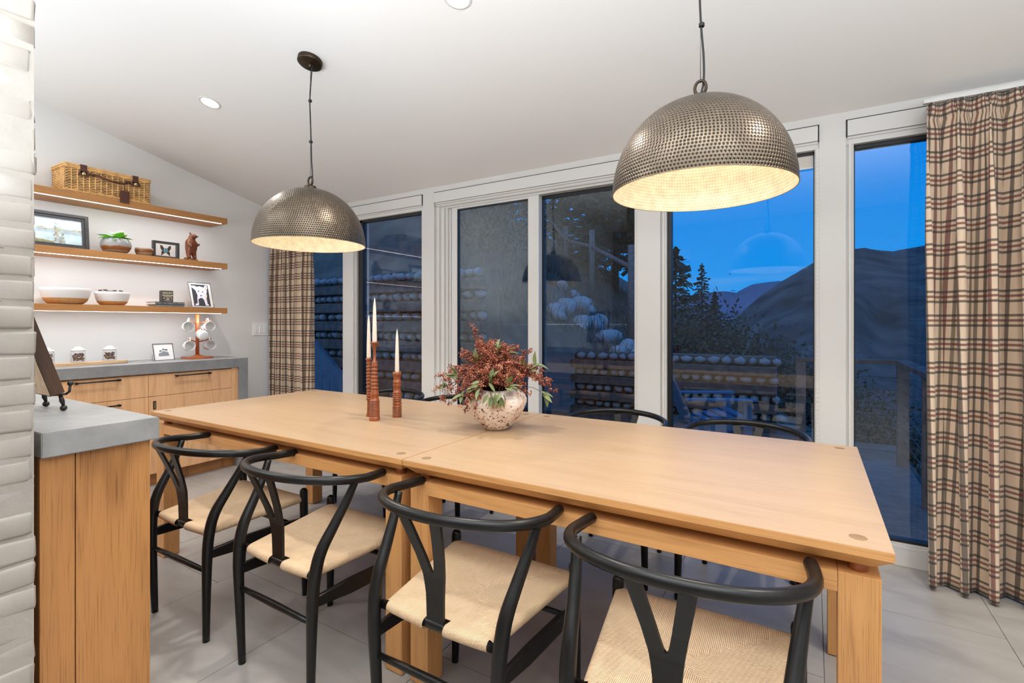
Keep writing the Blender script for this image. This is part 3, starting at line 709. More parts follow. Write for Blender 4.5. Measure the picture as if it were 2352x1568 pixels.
# ================================================================== pendant lamps
RP = .29
def pendant(x, y, zr, label, ctrlw):
    t_ = thing('pendant_lamp', label, 'lamp', (x, y, zr))
    H = .306; rows = 42
    def shell(off, nm, mt, par):
        m = MB(); L = m.layer(); bm = m.bm; seg = 120
        pr = []
        for i in range(rows + 1):
            a = (PI / 2) * (i / rows)
            rr_ = (RP - off) * math.cos(a) ** .94 if i < rows else 0.028
            pr.append((max(rr_, .028), (H - off) * math.sin(a)))
        rings = [[bm.verts.new((r * math.cos(2 * PI * k / seg), r * math.sin(2 * PI * k / seg), z)) for k in range(seg)] for r, z in pr]
        for i in range(rows):
            n = max(6, round(2 * PI * pr[i][0] / .0108))
            for k in range(seg):
                f = bm.faces.new((rings[i][k], rings[i][(k + 1) % seg], rings[i + 1][(k + 1) % seg], rings[i + 1][k])); f.smooth = True
                for l, (a, b_) in zip(f.loops, ((k, 0), (k + 1, 0), (k + 1, 1), (k, 1))): l[L].uv = (a / seg * n + (.5 if i % 2 else 0), i + b_)
        return obj(nm, m, mt, par)
    sh = shell(0, 'shade', M['hammer'], t_)
    shell(.003, 'shade_lining', M['hammer_in'], sh)
    obj('rim', MB().tube([(RP * math.cos(2 * PI * k / 96) - .0015 * math.cos(2 * PI * k / 96), RP * math.sin(2 * PI * k / 96) - .0015 * math.sin(2 * PI * k / 96), 0) for k in range(96)], .0014, 8, closed=True), M['brass'], sh)
    obj('collar', MB().lathe([(.03, H - .008), (.032, H - .004), (.032, H + .012), (.028, H + .017), (.008, H + .019)], 28, cap1=True, cap0=True), M['bronze'], t_)
    ring = [(.0 + .018 * math.sin(2 * PI * k / 28), 0, H + .044 + .024 * math.cos(2 * PI * k / 28)) for k in range(28)]
    obj('eye_ring', MB().tube(ring, .0052, 8, closed=True), M['bronze'], t_)
    zt = zc(y) - zr
    obj('suspension_cable', MB().tube([(0, 0, H + .06), (0, 0, zt - .02)], .0012, 6), M['steel'], t_)
    z0, z1 = H + .02, zt - .025
    c = curve([(lerp(0, 0, f_) + dx, dy, lerp(z0, z1, f_)) for f_, dx, dy in ctrlw], 8)
    obj('power_cord', MB().tube(c, .0036, 8), M['blackcord'], t_)
    for f_, dx in ((.36, .004), (.70, -.002)): obj('cord_clip', MB().lathe([(.0085, -.006), (.0095, -.004), (.0095, .004), (.0085, .006)], 14, c=(dx, 0, lerp(z0, z1, f_)), cap0=True, cap1=True), M['blackcord'], t_)
    Mx = Matrix.Rotation(-math.atan(.245), 4, 'X'); Mx = Matrix.Translation((0, 0, zt)) @ Mx
    obj('canopy', MB().lathe([(.002, -.026), (.060, -.026), (.0645, -.022), (.065, -.001)], 40, cap0=True, M=Mx), M['bronze'], t_)
    obj('cord_grip', MB().lathe([(.008, -.042), (.009, -.026)], 14, cap0=True, M=Matrix.Translation((0, 0, zt)) @ Matrix.Rotation(0, 4, 'X')), M['bronze'], t_)
    obj('socket', MB().lathe([(.02, H - .02), (.02, H - .075), (.016, H - .08)], 20, cap0=True, cap1=True), M['ceramic'], t_)
    bl = MB().ico((0, 0, H - .115), .032, 2, sc=(1, 1, 1.2)); b_ = MB(); b_.ico((0, 0, H - .115), .032, 2, sc=(1, 1, 1.2)); obj('bulb', b_, M['bulb'], t_)
    # a reflector bulb: a strong cone downwards and a weak glow into the dome
    for ty, e_ in (('SPOT', PEND_E), ('POINT', 1.5)):
        l = bpy.data.lights.new('pendant_bulb', ty); l.energy = e_; l.shadow_soft_size = .03; l.color = (1, .87, .69)
        if ty == 'SPOT': l.spot_size = R(126); l.spot_blend = .25
        lo = bpy.data.objects.new('pendant_bulb', l); C.objects.link(lo); lo.parent = t_; lo.location = (0, 0, H - .17)
pendant(-2.355, 1.757, 1.647, 'hammered pewter dome pendant hanging over the candlesticks, farther and smaller looking', [(0, .002, 0), (.06, .012, .004), (.2, .010, .0), (.36, .006, 0), (.55, .000, 0), (.70, -.004, 0), (.85, .004, 0), (1, .012, .004)])
pendant(-.324, 1.757, 1.660, 'big hammered pewter dome pendant over the bare table end, near the curtain', [(0, .002, 0), (.08, .010, .004), (.2, .010, .0), (.36, .002, 0), (.55, -.003, 0), (.70, -.004, 0), (.85, .002, 0), (1, .010, .004)])

# ================================================================== sideboard against the shelf wall
sb = thing('sideboard', 'oak sideboard with grey stone waterfall top under the three shelves', 'sideboard', (XW, 1.7, 0))
FX = -4.19 - XW; y0, y1 = -.85, 2.502 - 1.7
cm = MB(); cm.prism([(.004, y0, .847), (.004, y0, .923), (.004, y1, .923), (.004, y1, 0), (.004, y1 - .080, 0), (.004, y1 - .080, .847)], (FX - .004, 0, 0))
bmesh.ops.bevel(cm.bm, geom=[e for e in cm.bm.edges], offset=.002, segments=1, affect='EDGES')
obj('stone_top', cm, M['concrete'], sb, label='grey stone top folding down to the floor')
cx = FX - .012
obj('carcass', MB().box(.004, cx - .022, y0, y1 - .081, .097, .8465), M['oak_cab'], sb)
obj('side_stile', MB().box(cx - .021, cx, 2.366 - 1.7 + .0012, y1 - .0812, .097, .846, .0008), M['oak_cab'], sb)
obj('toe_kick', MB().box(.004, cx - .07, y0, y1 - .081, 0, .0965), M['oak_panel'], sb)
def bar_pull(par, ya, yb, z):
    m = MB(); m.tube([(cx + .026, ya, z), (cx + .026, yb, z)], .0052, 10)
    for y in (ya + .012, yb - .012): m.tube([(cx - .001, y, z), (cx + .026, y, z)], .0062, 10)
    for y in (ya + .012, yb - .012): m.tube([(cx + .019, y, z), (cx + .033, y, z)], .0082, 12)
    obj('bar_pull', m, M['iron'], par)
for nm, ya, yb, za, zb, h in (('drawer', .90, 1.7508, .6765, .8345, (1.313, 1.574, .819)), ('drawer', .90, 1.7508, .39, .6735, (1.313, 1.574, .641)), ('drawer', .90, 1.7508, .099, .387, (1.313, 1.574, .355)),
                              ('drawer', 1.7535, 2.3655, .6765, .8345, (1.922, 2.189, .817)), ('door', 1.7535, 2.3655, .099, .6735, None)):
    d = obj(nm, MB().box(cx - .021, cx, ya - 1.7, yb - 1.7, za, zb, .0008), M['oak_cab'], sb)
    if h: bar_pull(d, h[0] - 1.7, h[1] - 1.7, h[2])
    else:
        m = MB(); m.box(cx - .001, cx + .004, 1.781 - 1.7, 1.801 - 1.7, .578, .640, .002); obj('edge_pull', m, M['iron'], d)
        m = MB(); m.box(cx + .0035, cx + .0045, 1.786 - 1.7, 1.797 - 1.7, .584, .634); obj('edge_pull', m, M['brass'], d)

# ================================================================== floating shelves
LD = []
for zt, lb in ((2.133, 'topmost oak floating shelf, carrying the wicker basket'), (1.740, 'middle oak floating shelf, carrying the bear and the lake painting'), (1.352, 'lowest oak floating shelf, carrying the white bowls and the dog picture')):
    t_ = thing('floating_shelf', lb, 'shelf', (XW, .9, zt))
    m = MB(); m.box(.002, .285, 0, 1.527, -.048, 0, .0012); obj('board', m, M['oak_shelf'], t_)
    obj('led_strip', MB().box(.246, .260, .02, 1.49, -.0495, -.0478), M['led'], t_, label='glowing light strip in the underside')
    l = bpy.data.lights.new('led_light', 'AREA'); l.shape = 'RECTANGLE'; l.size = .012; l.size_y = 1.46; l.energy = LED_E; l.color = (.90, .955, 1)
    lo = bpy.data.objects.new('led_light', l); C.objects.link(lo); lo.parent = t_; lo.location = (.253, .755, -.053); lo.rotation_euler = (0, R(12), 0)
ZA, ZB, ZC, ZD = 2.133, 1.740, 1.352, .923

# ---- wicker basket
bt = thing('wicker_basket', 'honey wicker picnic basket with brown leather straps on the top shelf', 'basket', (-4.39, 1.33, ZA))
BL, BD, BH = .505, -.225, .192
obj('inside_box', MB().box(BD + .012, -.012, .012, BL - .012, .012, BH - .02), M['wickerin'], bt)
def weave(a, b_, nz_, ns, off, z0, z1):
    # rods running from a to b in xy, over and under upright stakes
    m = MB(); a = Vector(a); b_ = Vector(b_); d = (b_ - a); L = d.length; u = d / L; nr = Vector((u.y, -u.x, 0))
    for r in range(nz_):
        z = lerp(z0, z1, (r + .5) / nz_); pts = []
        k = ns * 4
        for i in range(k + 1):
            s = i / k; ph = math.cos(PI * s * ns + (PI if r % 2 else 0))
            pts.append(a + u * (s * L) + nr * (ph * .0042 + off) + Vector((0, 0, z + .0012 * math.sin(9 * s + r))))
        m.tube(pts, (z1 - z0) / nz_ * .37, 5)
    return m
for a, b_, ns in (((0, 0, 0), (0, BL, 0), 15), ((BD, 0, 0), (0, 0, 0), 9), ((0, BL, 0), (BD, BL, 0), 9), ((BD, BL, 0), (BD, 0, 0), 15)):
    obj('woven_side', weave(a, b_, 17, ns, 0, .016, BH - .024), M['wicker'], bt, kind='stuff')
    m = MB(); A = Vector(a); B = Vector(b_)
    for i in range(ns + 1): m.tube([A.lerp(B, i / ns) + Vector((0, 0, .01)), A.lerp(B, i / ns) + Vector((0, 0, BH - .015))], .0042, 6)
    obj('stakes', m, M['wicker'], bt, kind='stuff')
def braid(z, nm, r=.0065, ex=.004):
    m = MB()
    for ph in (0, PI * .66, PI * 1.33):
        pts = []; per = [Vector((ex, -ex, z)), Vector((ex, BL + ex, z)), Vector((BD - ex, BL + ex, z)), Vector((BD - ex, -ex, z))]
        for q in range(4):
            A, B = per[q], per[(q + 1) % 4]; n = int((B - A).length / .008)
            for i in range(n):
                w = ph + i * .75; u = (B - A).normalized(); nr = Vector((u.y, -u.x, 0)); pts.append(A.lerp(B, i / n) + nr * math.cos(w) * .0045 + Vector((0, 0, math.sin(w) * .0045)))
        m.tube(pts, .0042, 5, closed=True)
    return obj(nm, m, M['wicker'], bt)
braid(.009, 'bottom_rim'); braid(BH - .019, 'upper_rim'); lid = braid(BH - .004, 'lid_rim')
m = MB()
for r in range(26):
    x = lerp(-.004, BD + .004, (r + .5) / 26); pts = [(x, lerp(.004, BL - .004, i / 60), BH - .002 + .003 * math.cos(PI * i / 4 + (PI if r % 2 else 0))) for i in range(61)]; m.tube(pts, .0040, 5)
obj('woven_lid', m, M['wicker'], bt, kind='stuff')
for y in (1.429 - 1.33, 1.741 - 1.33):
    m = MB(); m.box(-.05, .010, y - .020, y + .018, BH + .003, BH + .006, .001); m.box(.009, .0125, y - .020, y + .018, BH - .055, BH + .006, .001)
    m.prism([(.0095, y - .032, BH - .064), (.0095, y - .022, BH - .042), (.0095, y + .022, BH - .042), (.0095, y + .032, BH - .064), (.0095, y + .026, BH - .074), (.0095, y - .026, BH - .074)], (.003, 0, 0))
    s_ = obj('strap', m, M['leather'], bt, label='brown leather closing strap')
    obj('clasp', MB().lathe([(.001, .0), (.0125, .0), (.0125, .004), (.009, .006), (.001, .006)], 18, M=Matrix.Translation((.0125, y, BH - .057)) @ Matrix.Rotation(R(90), 4, 'Y')), M['brass'], s_)
m = MB(); pts = curve([(.014, .142, .140), (.018, .172, .140), (.026, .205, .128), (.030, .26, .116), (.030, .32, .116), (.024, .346, .128), (.014, .372, .142)], 6)
m.tube(pts, .0075, 8, flat=(1, .55)); m.box(.008, .015, .128, .165, .131, .149, .001); m.box(.008, .015, .345, .378, .133, .151, .001)
obj('handle', m, M['leather'], bt, label='brown leather carrying handle')
m = MB(); m.box(.022, .026, .306, .366, -.022, .068, .002); m.tube([(.024, .336, .068), (.030, .330, .095), (.030, .333, .120)], .004, 6, flat=(1, .6))
obj('luggage_tag', m, M['leather'], bt, label='brown leather tag hanging over the shelf edge')

# ---- helper: flat pictures, built in local (y right, z up) on a leaning panel facing +x
def frame_root(name, label, cat, x, y, z, lean, yaw=0, group=None):
    t_ = thing(name, label, cat, (x, y, z)); t_.rotation_euler = (0, -lean, yaw); return t_
def border(m, w, h, fw, d0, d1, bev=.001):
    m.box(d0, d1, -w / 2, -w / 2 + fw, 0, h, bev); m.box(d0, d1, w / 2 - fw, w / 2, 0, h, bev)
    m.box(d0, d1, -w / 2 + fw, w / 2 - fw, 0, fw, bev); m.box(d0, d1, -w / 2 + fw, w / 2 - fw, h - fw, h, bev); return m
def poly(m, pts, x, mi=0): m.face([(x, a, b_) for a, b_ in pts], mi)
def paint(nm, c, n=60, a=.15): return plain(nm, c, .8, noise_s=n, amt=a)

# lake painting
p = frame_root('framed_painting', 'dark framed lake landscape painting leaning on the middle shelf by the brick pier', 'painting', -4.50, 1.295, ZB, R(6))
w_, h_ = .41, .255
fr = MB(); border(fr, w_, h_, .030, -.016, .006, .003); border(fr, w_ - .03, h_ - .03, .012, -.01, .010, .002)
for v in fr.bm.verts: pass
obj('frame', border(MB(), w_, h_, .022, -.018, .010, .003), M['charcoal'], p)
i_ = MB(); 
for v in [0]: border(i_, w_ - .044, h_ - .044, .016, -.016, .004, .002)
for v in i_.bm.verts: v.co.z += .022
obj('inner_moulding', i_, M['charcoal'], p)
pm = [paint('sky_wash', S(206, 218, 234), 14), paint('ridge_wash', S(188, 196, 184), 30), paint('water_wash', S(198, 220, 226), 20), paint('water_band', S(172, 194, 212), 30), paint('tree_ochre', S(206, 180, 142), 70, .3), paint('tree_grey', S(150, 150, 144), 70, .3), paint('bank', S(160, 158, 122), 60, .4)]
m = MB(); W2, z0, z1 = w_ / 2 - .034, .037, h_ - .037
poly(m, [(-W2, z0), (W2, z0), (W2, z1), (-W2, z1)], -.008, 0)
rr = random.Random(4); top = [(lerp(W2, -W2, i / 16), lerp(z0, z1, .58 + .05 * math.sin(i * 1.3) + .04 * rr.random())) for i in range(17)]
poly(m, [(-W2, lerp(z0, z1, .46)), (W2, lerp(z0, z1, .46))] + top, -.0076, 1)
poly(m, [(-W2, z0), (W2, z0), (W2, lerp(z0, z1, .47)), (-W2, lerp(z0, z1, .50))], -.0073, 2)
poly(m, [(-W2, lerp(z0, z1, .42)), (W2, lerp(z0, z1, .40)), (W2, lerp(z0, z1, .47)), (-W2, lerp(z0, z1, .50))], -.0070, 3)
poly(m, [(-W2, z0), (.02, z0), (.0, z0 + .014), (-.05, z0 + .022), (-W2, z0 + .034)], -.0067, 6)
for q in range(150):
    cx_, hh, ww_, mi = ((.028, .100, .030, 4), (.020, .135, .013, 5), (.058, .070, .016, 5))[q % 3]
    t = rr.random() ** 1.5; a = cx_ + rr.uniform(-1, 1) * ww_ * (1 - t) + rr.gauss(0, .003); c = z0 + .010 + hh * t; w = rr.uniform(.002, .0055)
    poly(m, [(a - w, c), (a, c - w * .7), (a + w, c + w * .2), (a, c + w)], -.0058 + .00001 * q, mi if rr.random() < .8 else 1)
for q in range(40):
    a = rr.uniform(-W2 + .006, W2 - .006); w = rr.uniform(.004, .012); c = lerp(z0, z1, .52 + .06 * rr.random()); poly(m, [(a - w, c), (a, c - w * .3), (a + w, c), (a, c + w * .4)], -.0068 + .00001 * q, (1, 3, 6)[q % 3])
obj('canvas', m, pm, p, label='pale watercolour of a lake, a ridge and autumn trees', recalc=False)

# planted bowl
b = thing('planter_bowl', 'round grey and brown glazed bowl holding the bright green plant', 'planter', (-4.49, 1.657, ZB))
prf = [(.002, .002), (.055, .001), (.062, .004), (.080, .022), (.093, .05), (.096, .070), (.091, .092), (.082, .108), (.076, .114), (.072, .113), (.078, .104), (.084, .085), (.07, .08)]
obj('bowl', MB().lathe(prf, 40, cap0=True), M['glaze'], b)
obj('soil', MB().lathe([(.001, .098), (.074, .098)], 24, cap0=True), M['bark'], b)
def leaf_mesh(L=1., wd=.42, curl=.25, fold=.12, n=7, nm='leaf', mt=None, tooth=0):
    m = MB(); rows = []
    for i in range(n + 1):
        s = i / n; w = wd * .5 * (math.sin(PI * s ** .8) ** .9 if 0 < s < 1 else 0.02); w *= 1 + (tooth if i % 2 else -tooth)
        z = -curl * s * s; rows.append([(-w, s * L, z + fold * w * 2), (-w * .5, s * L, z + fold * w * .6), (0, s * L, z), (w * .5, s * L, z + fold * w * .6), (w, s * L, z + fold * w * 2)])
    m.grid(rows); return m.mesh(nm, mt, recalc=False)
plant = thing('potted_plant', 'bright green leafy plant with white flowers in the glazed bowl', 'plant', (-4.49, 1.657, ZB + .098))
LM = [leaf_mesh(1, .62, .35, .2, 8, 'leaf', M['leafbright'], .06), leaf_mesh(1, .5, .55, .25, 8, 'leaf', M['leafbright'], .05)]
rr = random.Random(5)
for k in range(22):
    o = bpy.data.objects.new('leaf', LM[k % 2]); C.objects.link(o); o.parent = plant
    az = k * 2.4 + rr.uniform(-.2, .2); r = rr.uniform(.0, .03); l_ = rr.uniform(.075, .105)
    o.location = (r * math.cos(az), r * math.sin(az), .002); o.scale = (l_, l_, l_); o.rotation_euler = (R(rr.uniform(16, 52)), 0, az - PI / 2)
for k in range(6):
    az = -1 + k * .5; x, y, z = .018 * math.cos(az * 3), .014 + .016 * (k - 2), .052 + rr.uniform(-.008, .016)
    m = MB(); m.tube([(0, 0, 0), (x * .6, y * .6, z * .6), (x, y, z)], .0016, 5)
    st = obj('flower_stem', m, M['leafbright'], plant)
    m = MB()
    for q in range(14): m.ico((x + rr.uniform(-.012, .012), y + rr.uniform(-.012, .012), z + rr.uniform(-.006, .012)), .006, 1, sc=(1, 1, .6))
    obj('flower_head', m, M['petal'], st)

b = thing('small_bowl', 'little grey brown glazed bowl on the middle shelf beside the butterfly frame', 'bowl', (-4.46, 1.829, ZB))
obj('bowl', MB().lathe([(.002, .001), (.040, .001), (.048, .008), (.057, .028), (.060, .05), (.059, .063), (.056, .063), (.055, .048), (.045, .012), (.002, .008)], 36, cap0=True, cap1=True), M['glaze'], b)

# butterfly frame
p = frame_root('butterfly_frame', 'small black see-through frame with a blue and brown butterfly', 'picture frame', -4.46, 1.981, ZB, 0)
w_, h_ = .190, .135
obj('frame', border(MB(), w_, h_, .018, -.015, .015, .001), M['charcoal'], p)
obj('pane', MB().box(.004, .006, -w_ / 2 + .018, w_ / 2 - .018, .018, h_ - .018), M['picglass'], p)
bw = MB(); bc = (0, .064)
for s in (-1, 1):
    poly(bw, [(bc[0], bc[1] - .004), (s * .010, bc[1] + .018), (s * .026, bc[1] + .040), (s * .040, bc[1] + .042), (s * .038, bc[1] + .020), (s * .030, bc[1] + .002), (s * .018, bc[1] - .006)], -.003, 0)
    poly(bw, [(bc[0], bc[1] + .002), (s * .018, bc[1] - .003), (s * .031, bc[1] - .008), (s * .030, bc[1] - .026), (s * .034, bc[1] - .042), (s * .028, bc[1] - .040), (s * .020, bc[1] - .030), (s * .008, bc[1] - .022)], -.0025, 0)
    poly(bw, [(bc[0], bc[1] - .016), (s * .012, bc[1] - .012), (s * .016, bc[1] + .002), (s * .010, bc[1] + .018), (bc[0], bc[1] + .014)], -.0018, 1)
bw.tube([(-.001, 0, bc[1] - .02), (-.001, 0, bc[1] + .022)], .0022, 6, m=0)
obj('butterfly', bw, [paint('brown_wing', S(74, 46, 36), 120, .3), paint('turquoise_wing', S(80, 178, 200), 80, .2)], p, recalc=False)

# carved bear
b = thing('bear_figurine', 'carved reddish brown standing bear on a log base, middle shelf', 'figurine', (-4.45, 2.165, ZB), R(22))
m = MB(); m.tube([(-.005, -.050, .012), (.0, .0, .013), (.004, .052, .010)], [.013, .015, .012], 10, roundend=True); m.tube([(.018, -.03, .009), (.02, .045, .008)], .009, 8, roundend=True)
obj('log_base', m, M['bearlog'], b)
def skin(name, verts, edges, rad, mt, par, sub=2):
    me = bpy.data.meshes.new(name); me.from_pydata(verts, edges, []); o = bpy.data.objects.new(name, me); C.objects.link(o); o.parent = par
    sk = o.modifiers.new('skin', 'SKIN'); sk.use_smooth_shade = True
    for v, r in zip(me.skin_vertices[0].data, rad): v.radius = (r, r)
    me.skin_vertices[0].data[0].use_root = True
    ss = o.modifiers.new('sub', 'SUBSURF'); ss.levels = sub; ss.render_levels = sub
    me.materials.append(mt); return o
V = [(0, 0, .090), (.002, 0, .120), (.004, 0, .155), (.008, 0, .180), (.014, .003, .206), (.026, .006, .208), (.040, .009, .201), (.046, .010, .199),
     (0, -.026, .078), (.004, -.030, .050), (.008, -.030, .030), (.022, -.031, .024),
     (0, .026, .078), (.004, .030, .050), (.008, .030, .030), (.022, .031, .024),
     (.006, -.034, .158), (.018, -.044, .132), (.034, -.036, .118), (.040, -.030, .114),
     (.006, .034, .158), (.020, .044, .138), (.038, .040, .140), (.044, .038, .146)]
E_ = [(0, 1), (1, 2), (2, 3), (3, 4), (4, 5), (5, 6), (6, 7), (0, 8), (8, 9), (9, 10), (10, 11), (0, 12), (12, 13), (13, 14), (14, 15), (2, 16), (16, 17), (17, 18), (18, 19), (2, 20), (20, 21), (21, 22), (22, 23)]
rad = [.036, .040, .036, .026, .030, .024, .015, .011, .024, .0185, .0155, .013, .024, .0185, .0155, .013, .018, .014, .0125, .010, .018, .014, .0125, .010]
skin('bear_body', V, E_, rad, M['bear'], b)
for s in (-1, 1):
    m = MB(); m.ico((.009, .004 + s * .0215, .2285), .0085, 1, sc=(.7, 1, 1.1)); obj('ear', m, M['bear'], b)
    m = MB(); m.ico((.036, .007 + s * .0105, .2165), .0032, 1); obj('eye', m, M['ink'], b)
m = MB(); m.ico((.0555, .0115, .203), .0055, 1, sc=(.8, 1.2, .8)); obj('nose', m, M['ink'], b)

# two-tone bowls
def dipped(label, y, r, h, split, x=-4.47):
    b = thing('serving_bowl', label, 'bowl', (x, y, ZC))
    P_ = [(.002, .001), (r * .62, .001), (r * .70, .006), (r * .84, h * .22), (r * .93, h * .5), (r * .985, h * .82), (r, h), (r - .005, h), (r * .95 - .004, h * .75), (r * .84, h * .3), (r * .6, .012), (.002, .010)]
    # insert the dip line
    k = next(i for i in range(len(P_)) if P_[i][1] > split); a, c = P_[k - 1], P_[k]; q = (split - a[1]) / (c[1] - a[1]); P_.insert(k, (lerp(a[0], c[0], q), split))
    obj('bowl', MB().lathe(P_, 56, cap0=True, cap1=True, mats=[1 if i < k else 0 for i in range(len(P_))]), [M['ceramic'], M['clay']], b, label='white bowl with a raw tan base')
    return b
dipped('larger white bowl with tan base on the lowest shelf, next to brick', 1.357, .138, .112, .042)
dipped('smaller white bowl with tan base, dark cones peeking over its rim', 1.628, .106, .100, .030)
rr = random.Random(9)
for k in range(9):
    a = k * 2.4; r = .02 + .055 * (k / 9) ** .5; m = MB()
    for q in range(16):
        an = q * 2.4; rr_ = .013 * math.sin(PI * (q + 1) / 18); m.ico((rr_ * math.cos(an), rr_ * math.sin(an), -.012 + .0018 * q), .006, 1, sc=(1.2, 1.2, .5))
    o = obj('pine_cone', m, M['nuts']); o.location = (-4.47 + r * math.cos(a), 1.628 + r * math.sin(a), ZC + .092 + rr.uniform(-.004, .010)); o.rotation_euler = (rr.random(), rr.random(), 0)
    tag(o, 'small dark brown cone heaped in the smaller white bowl', 'pine cone', 'cones in the smaller white bowl')

# lettered tin on books
def book(label, y, z, ln, dp, th, mt, x=-4.45):
    t_ = thing('book', label, 'book', (x, y, z)); m = MB(); m.box(-dp / 2, dp / 2, -ln / 2, ln / 2, 0, .003, .0008); m.box(-dp / 2, dp / 2, -ln / 2, ln / 2, th - .003, th, .0008); m.box(dp / 2 - .003, dp / 2, -ln / 2, ln / 2, 0, th, .0008)
    obj('cover', m, mt, t_); obj('pages', MB().box(-dp / 2 + .004, dp / 2 - .003, -ln / 2 + .004, ln / 2 - .004, .003, th - .003), M['paper'], t_)
cov1, cov2 = plain('mottled_slate_cover', S(104, 106, 108), .5, noise_s=110, amt=.7), plain('grey_cover', S(150, 146, 142), .5, noise_s=60, amt=.3)
book('lower pale grey book under the mottled book on the lowest shelf', 1.980, ZC, .200, .15, .013, cov2); book('mottled slate grey book lying under the lettered tin', 1.975, ZC + .0135, .212, .155, .023, cov1)
tn = thing('lettered_tin', 'small dark box reading ROCKY MOUNTAIN standing on the mottled book', 'tin', (-4.45, 1.980, ZC + .037))
obj('box', MB().box(-.024, .024, -.041, .041, 0, .092, .004), plain('dark_pewter_tin', S(72, 64, 56), .45, noise_s=70, amt=.3), tn)
gold = plain('cream_print', S(226, 214, 186), .6, noise_s=50, amt=.05)
def text(s, size, y, z, x, par, mt, nm='lettering'):
    c = bpy.data.curves.new(nm, 'FONT'); c.body = s; c.size = size; c.align_x = 'CENTER'; c.extrude = .0003; c.materials.append(mt); c.offset = .0004
    o = bpy.data.objects.new(nm, c); C.objects.link(o); bpy.context.view_layer.update()
    me = bpy.data.meshes.new_from_object(o.evaluated_get(bpy.context.evaluated_depsgraph_get())); bpy.data.objects.remove(o)
    o = bpy.data.objects.new(nm, me); C.objects.link(o); o.parent = par; o.location = (x, y, z); o.rotation_euler = (R(90), 0, R(90)); return o
text('ROCKY', .021, 0, .066, .0243, tn, gold); text('MOUNTAIN', .0142, 0, .049, .0243, tn, gold)
m = MB(); poly(m, [(-.030, .046), (.030, .046), (.026, .038), (-.026, .038)], .0243); 
for s in (-1, 1):
    poly(m, [(s * .030, .034), (s * .022, .036), (s * .020, .026), (s * .028, .022), (s * .034, .028)], .0243)
poly(m, [(-.014, .016), (.014, .016), (.010, .030), (0, .036), (-.010, .030)], .0243); poly(m, [(-.032, .012), (.032, .012), (.030, .008), (-.030, .008)], .0243)
obj('emblem', m, paint('faded_print', S(168, 156, 134), 160, .4), tn, recalc=False)

# dog picture
p = frame_root('dog_picture', 'silver framed picture of a white dog on charcoal, lowest shelf', 'picture frame', -4.46, 2.268, ZC, R(15), R(6))
w_, h_ = .196, .226
obj('frame', border(MB(), w_, h_, .006, -.004, .004, .001), M['silver'], p); obj('mat_board', MB().box(-.003, -.001, -w_ / 2 + .006, w_ / 2 - .006, .006, h_ - .006), M['paper'], p)
m = MB(); poly(m, [(-.072, .014), (.072, .014), (.072, .206), (-.072, .206)], -.0005, 0)
dog = [(-.062, .020), (-.035, .020), (-.030, .030), (-.030, .072), (-.012, .086), (.008, .086), (.020, .070), (.026, .030), (.030, .020), (.056, .020), (.054, .030), (.046, .036), (.044, .082), (.052, .106), (.050, .130), (.058, .150), (.054, .158), (.066, .176), (.064, .204), (.046, .200), (.034, .182), (.012, .188), (-.006, .192), (-.022, .184), (-.048, .196), (-.072, .192), (-.070, .178), (-.052, .164), (-.040, .150), (-.036, .132), (-.030, .108), (-.036, .084), (-.040, .040), (-.058, .032)]
poly(m, dog, .0000, 1)
poly(m, [(.036, .160), (.052, .190), (.060, .196), (.058, .178), (.046, .158)], .0004, 2); poly(m, [(.036, .060), (.044, .082), (.050, .106), (.049, .126), (.038, .120), (.032, .09)], .0004, 3)
for a, c in ((-.016, .146), (.018, .142)): poly(m, [(a + .006 * math.cos(q), c + .005 * math.sin(q)) for q in [k * PI / 4 for k in range(8)]], .0006, 4)
poly(m, [(-.008, .112), (.006, .112), (.004, .104), (-.001, .100), (-.006, .104)], .0006, 4)
obj('print', m, [paint('charcoal_print', S(64, 64, 70), 90, .25), paint('white_fur', S(232, 232, 246), 60, .06), paint('pink_ear', S(226, 190, 180), 60, .1), paint('cream_fur', S(240, 220, 188), 60, .08), M['ink']], p, recalc=False)
m = MB()
for s in (-1, 1): m.tube([(-.004, s * .094, .10), (-.045, s * .094, .015), (-.052, s * .094, .004)], .0016, 6); m.tube([(.002, s * .097, .09), (.006, s * .103, .004)], .0014, 6)
obj('wire_stand', m, M['silver'], p)

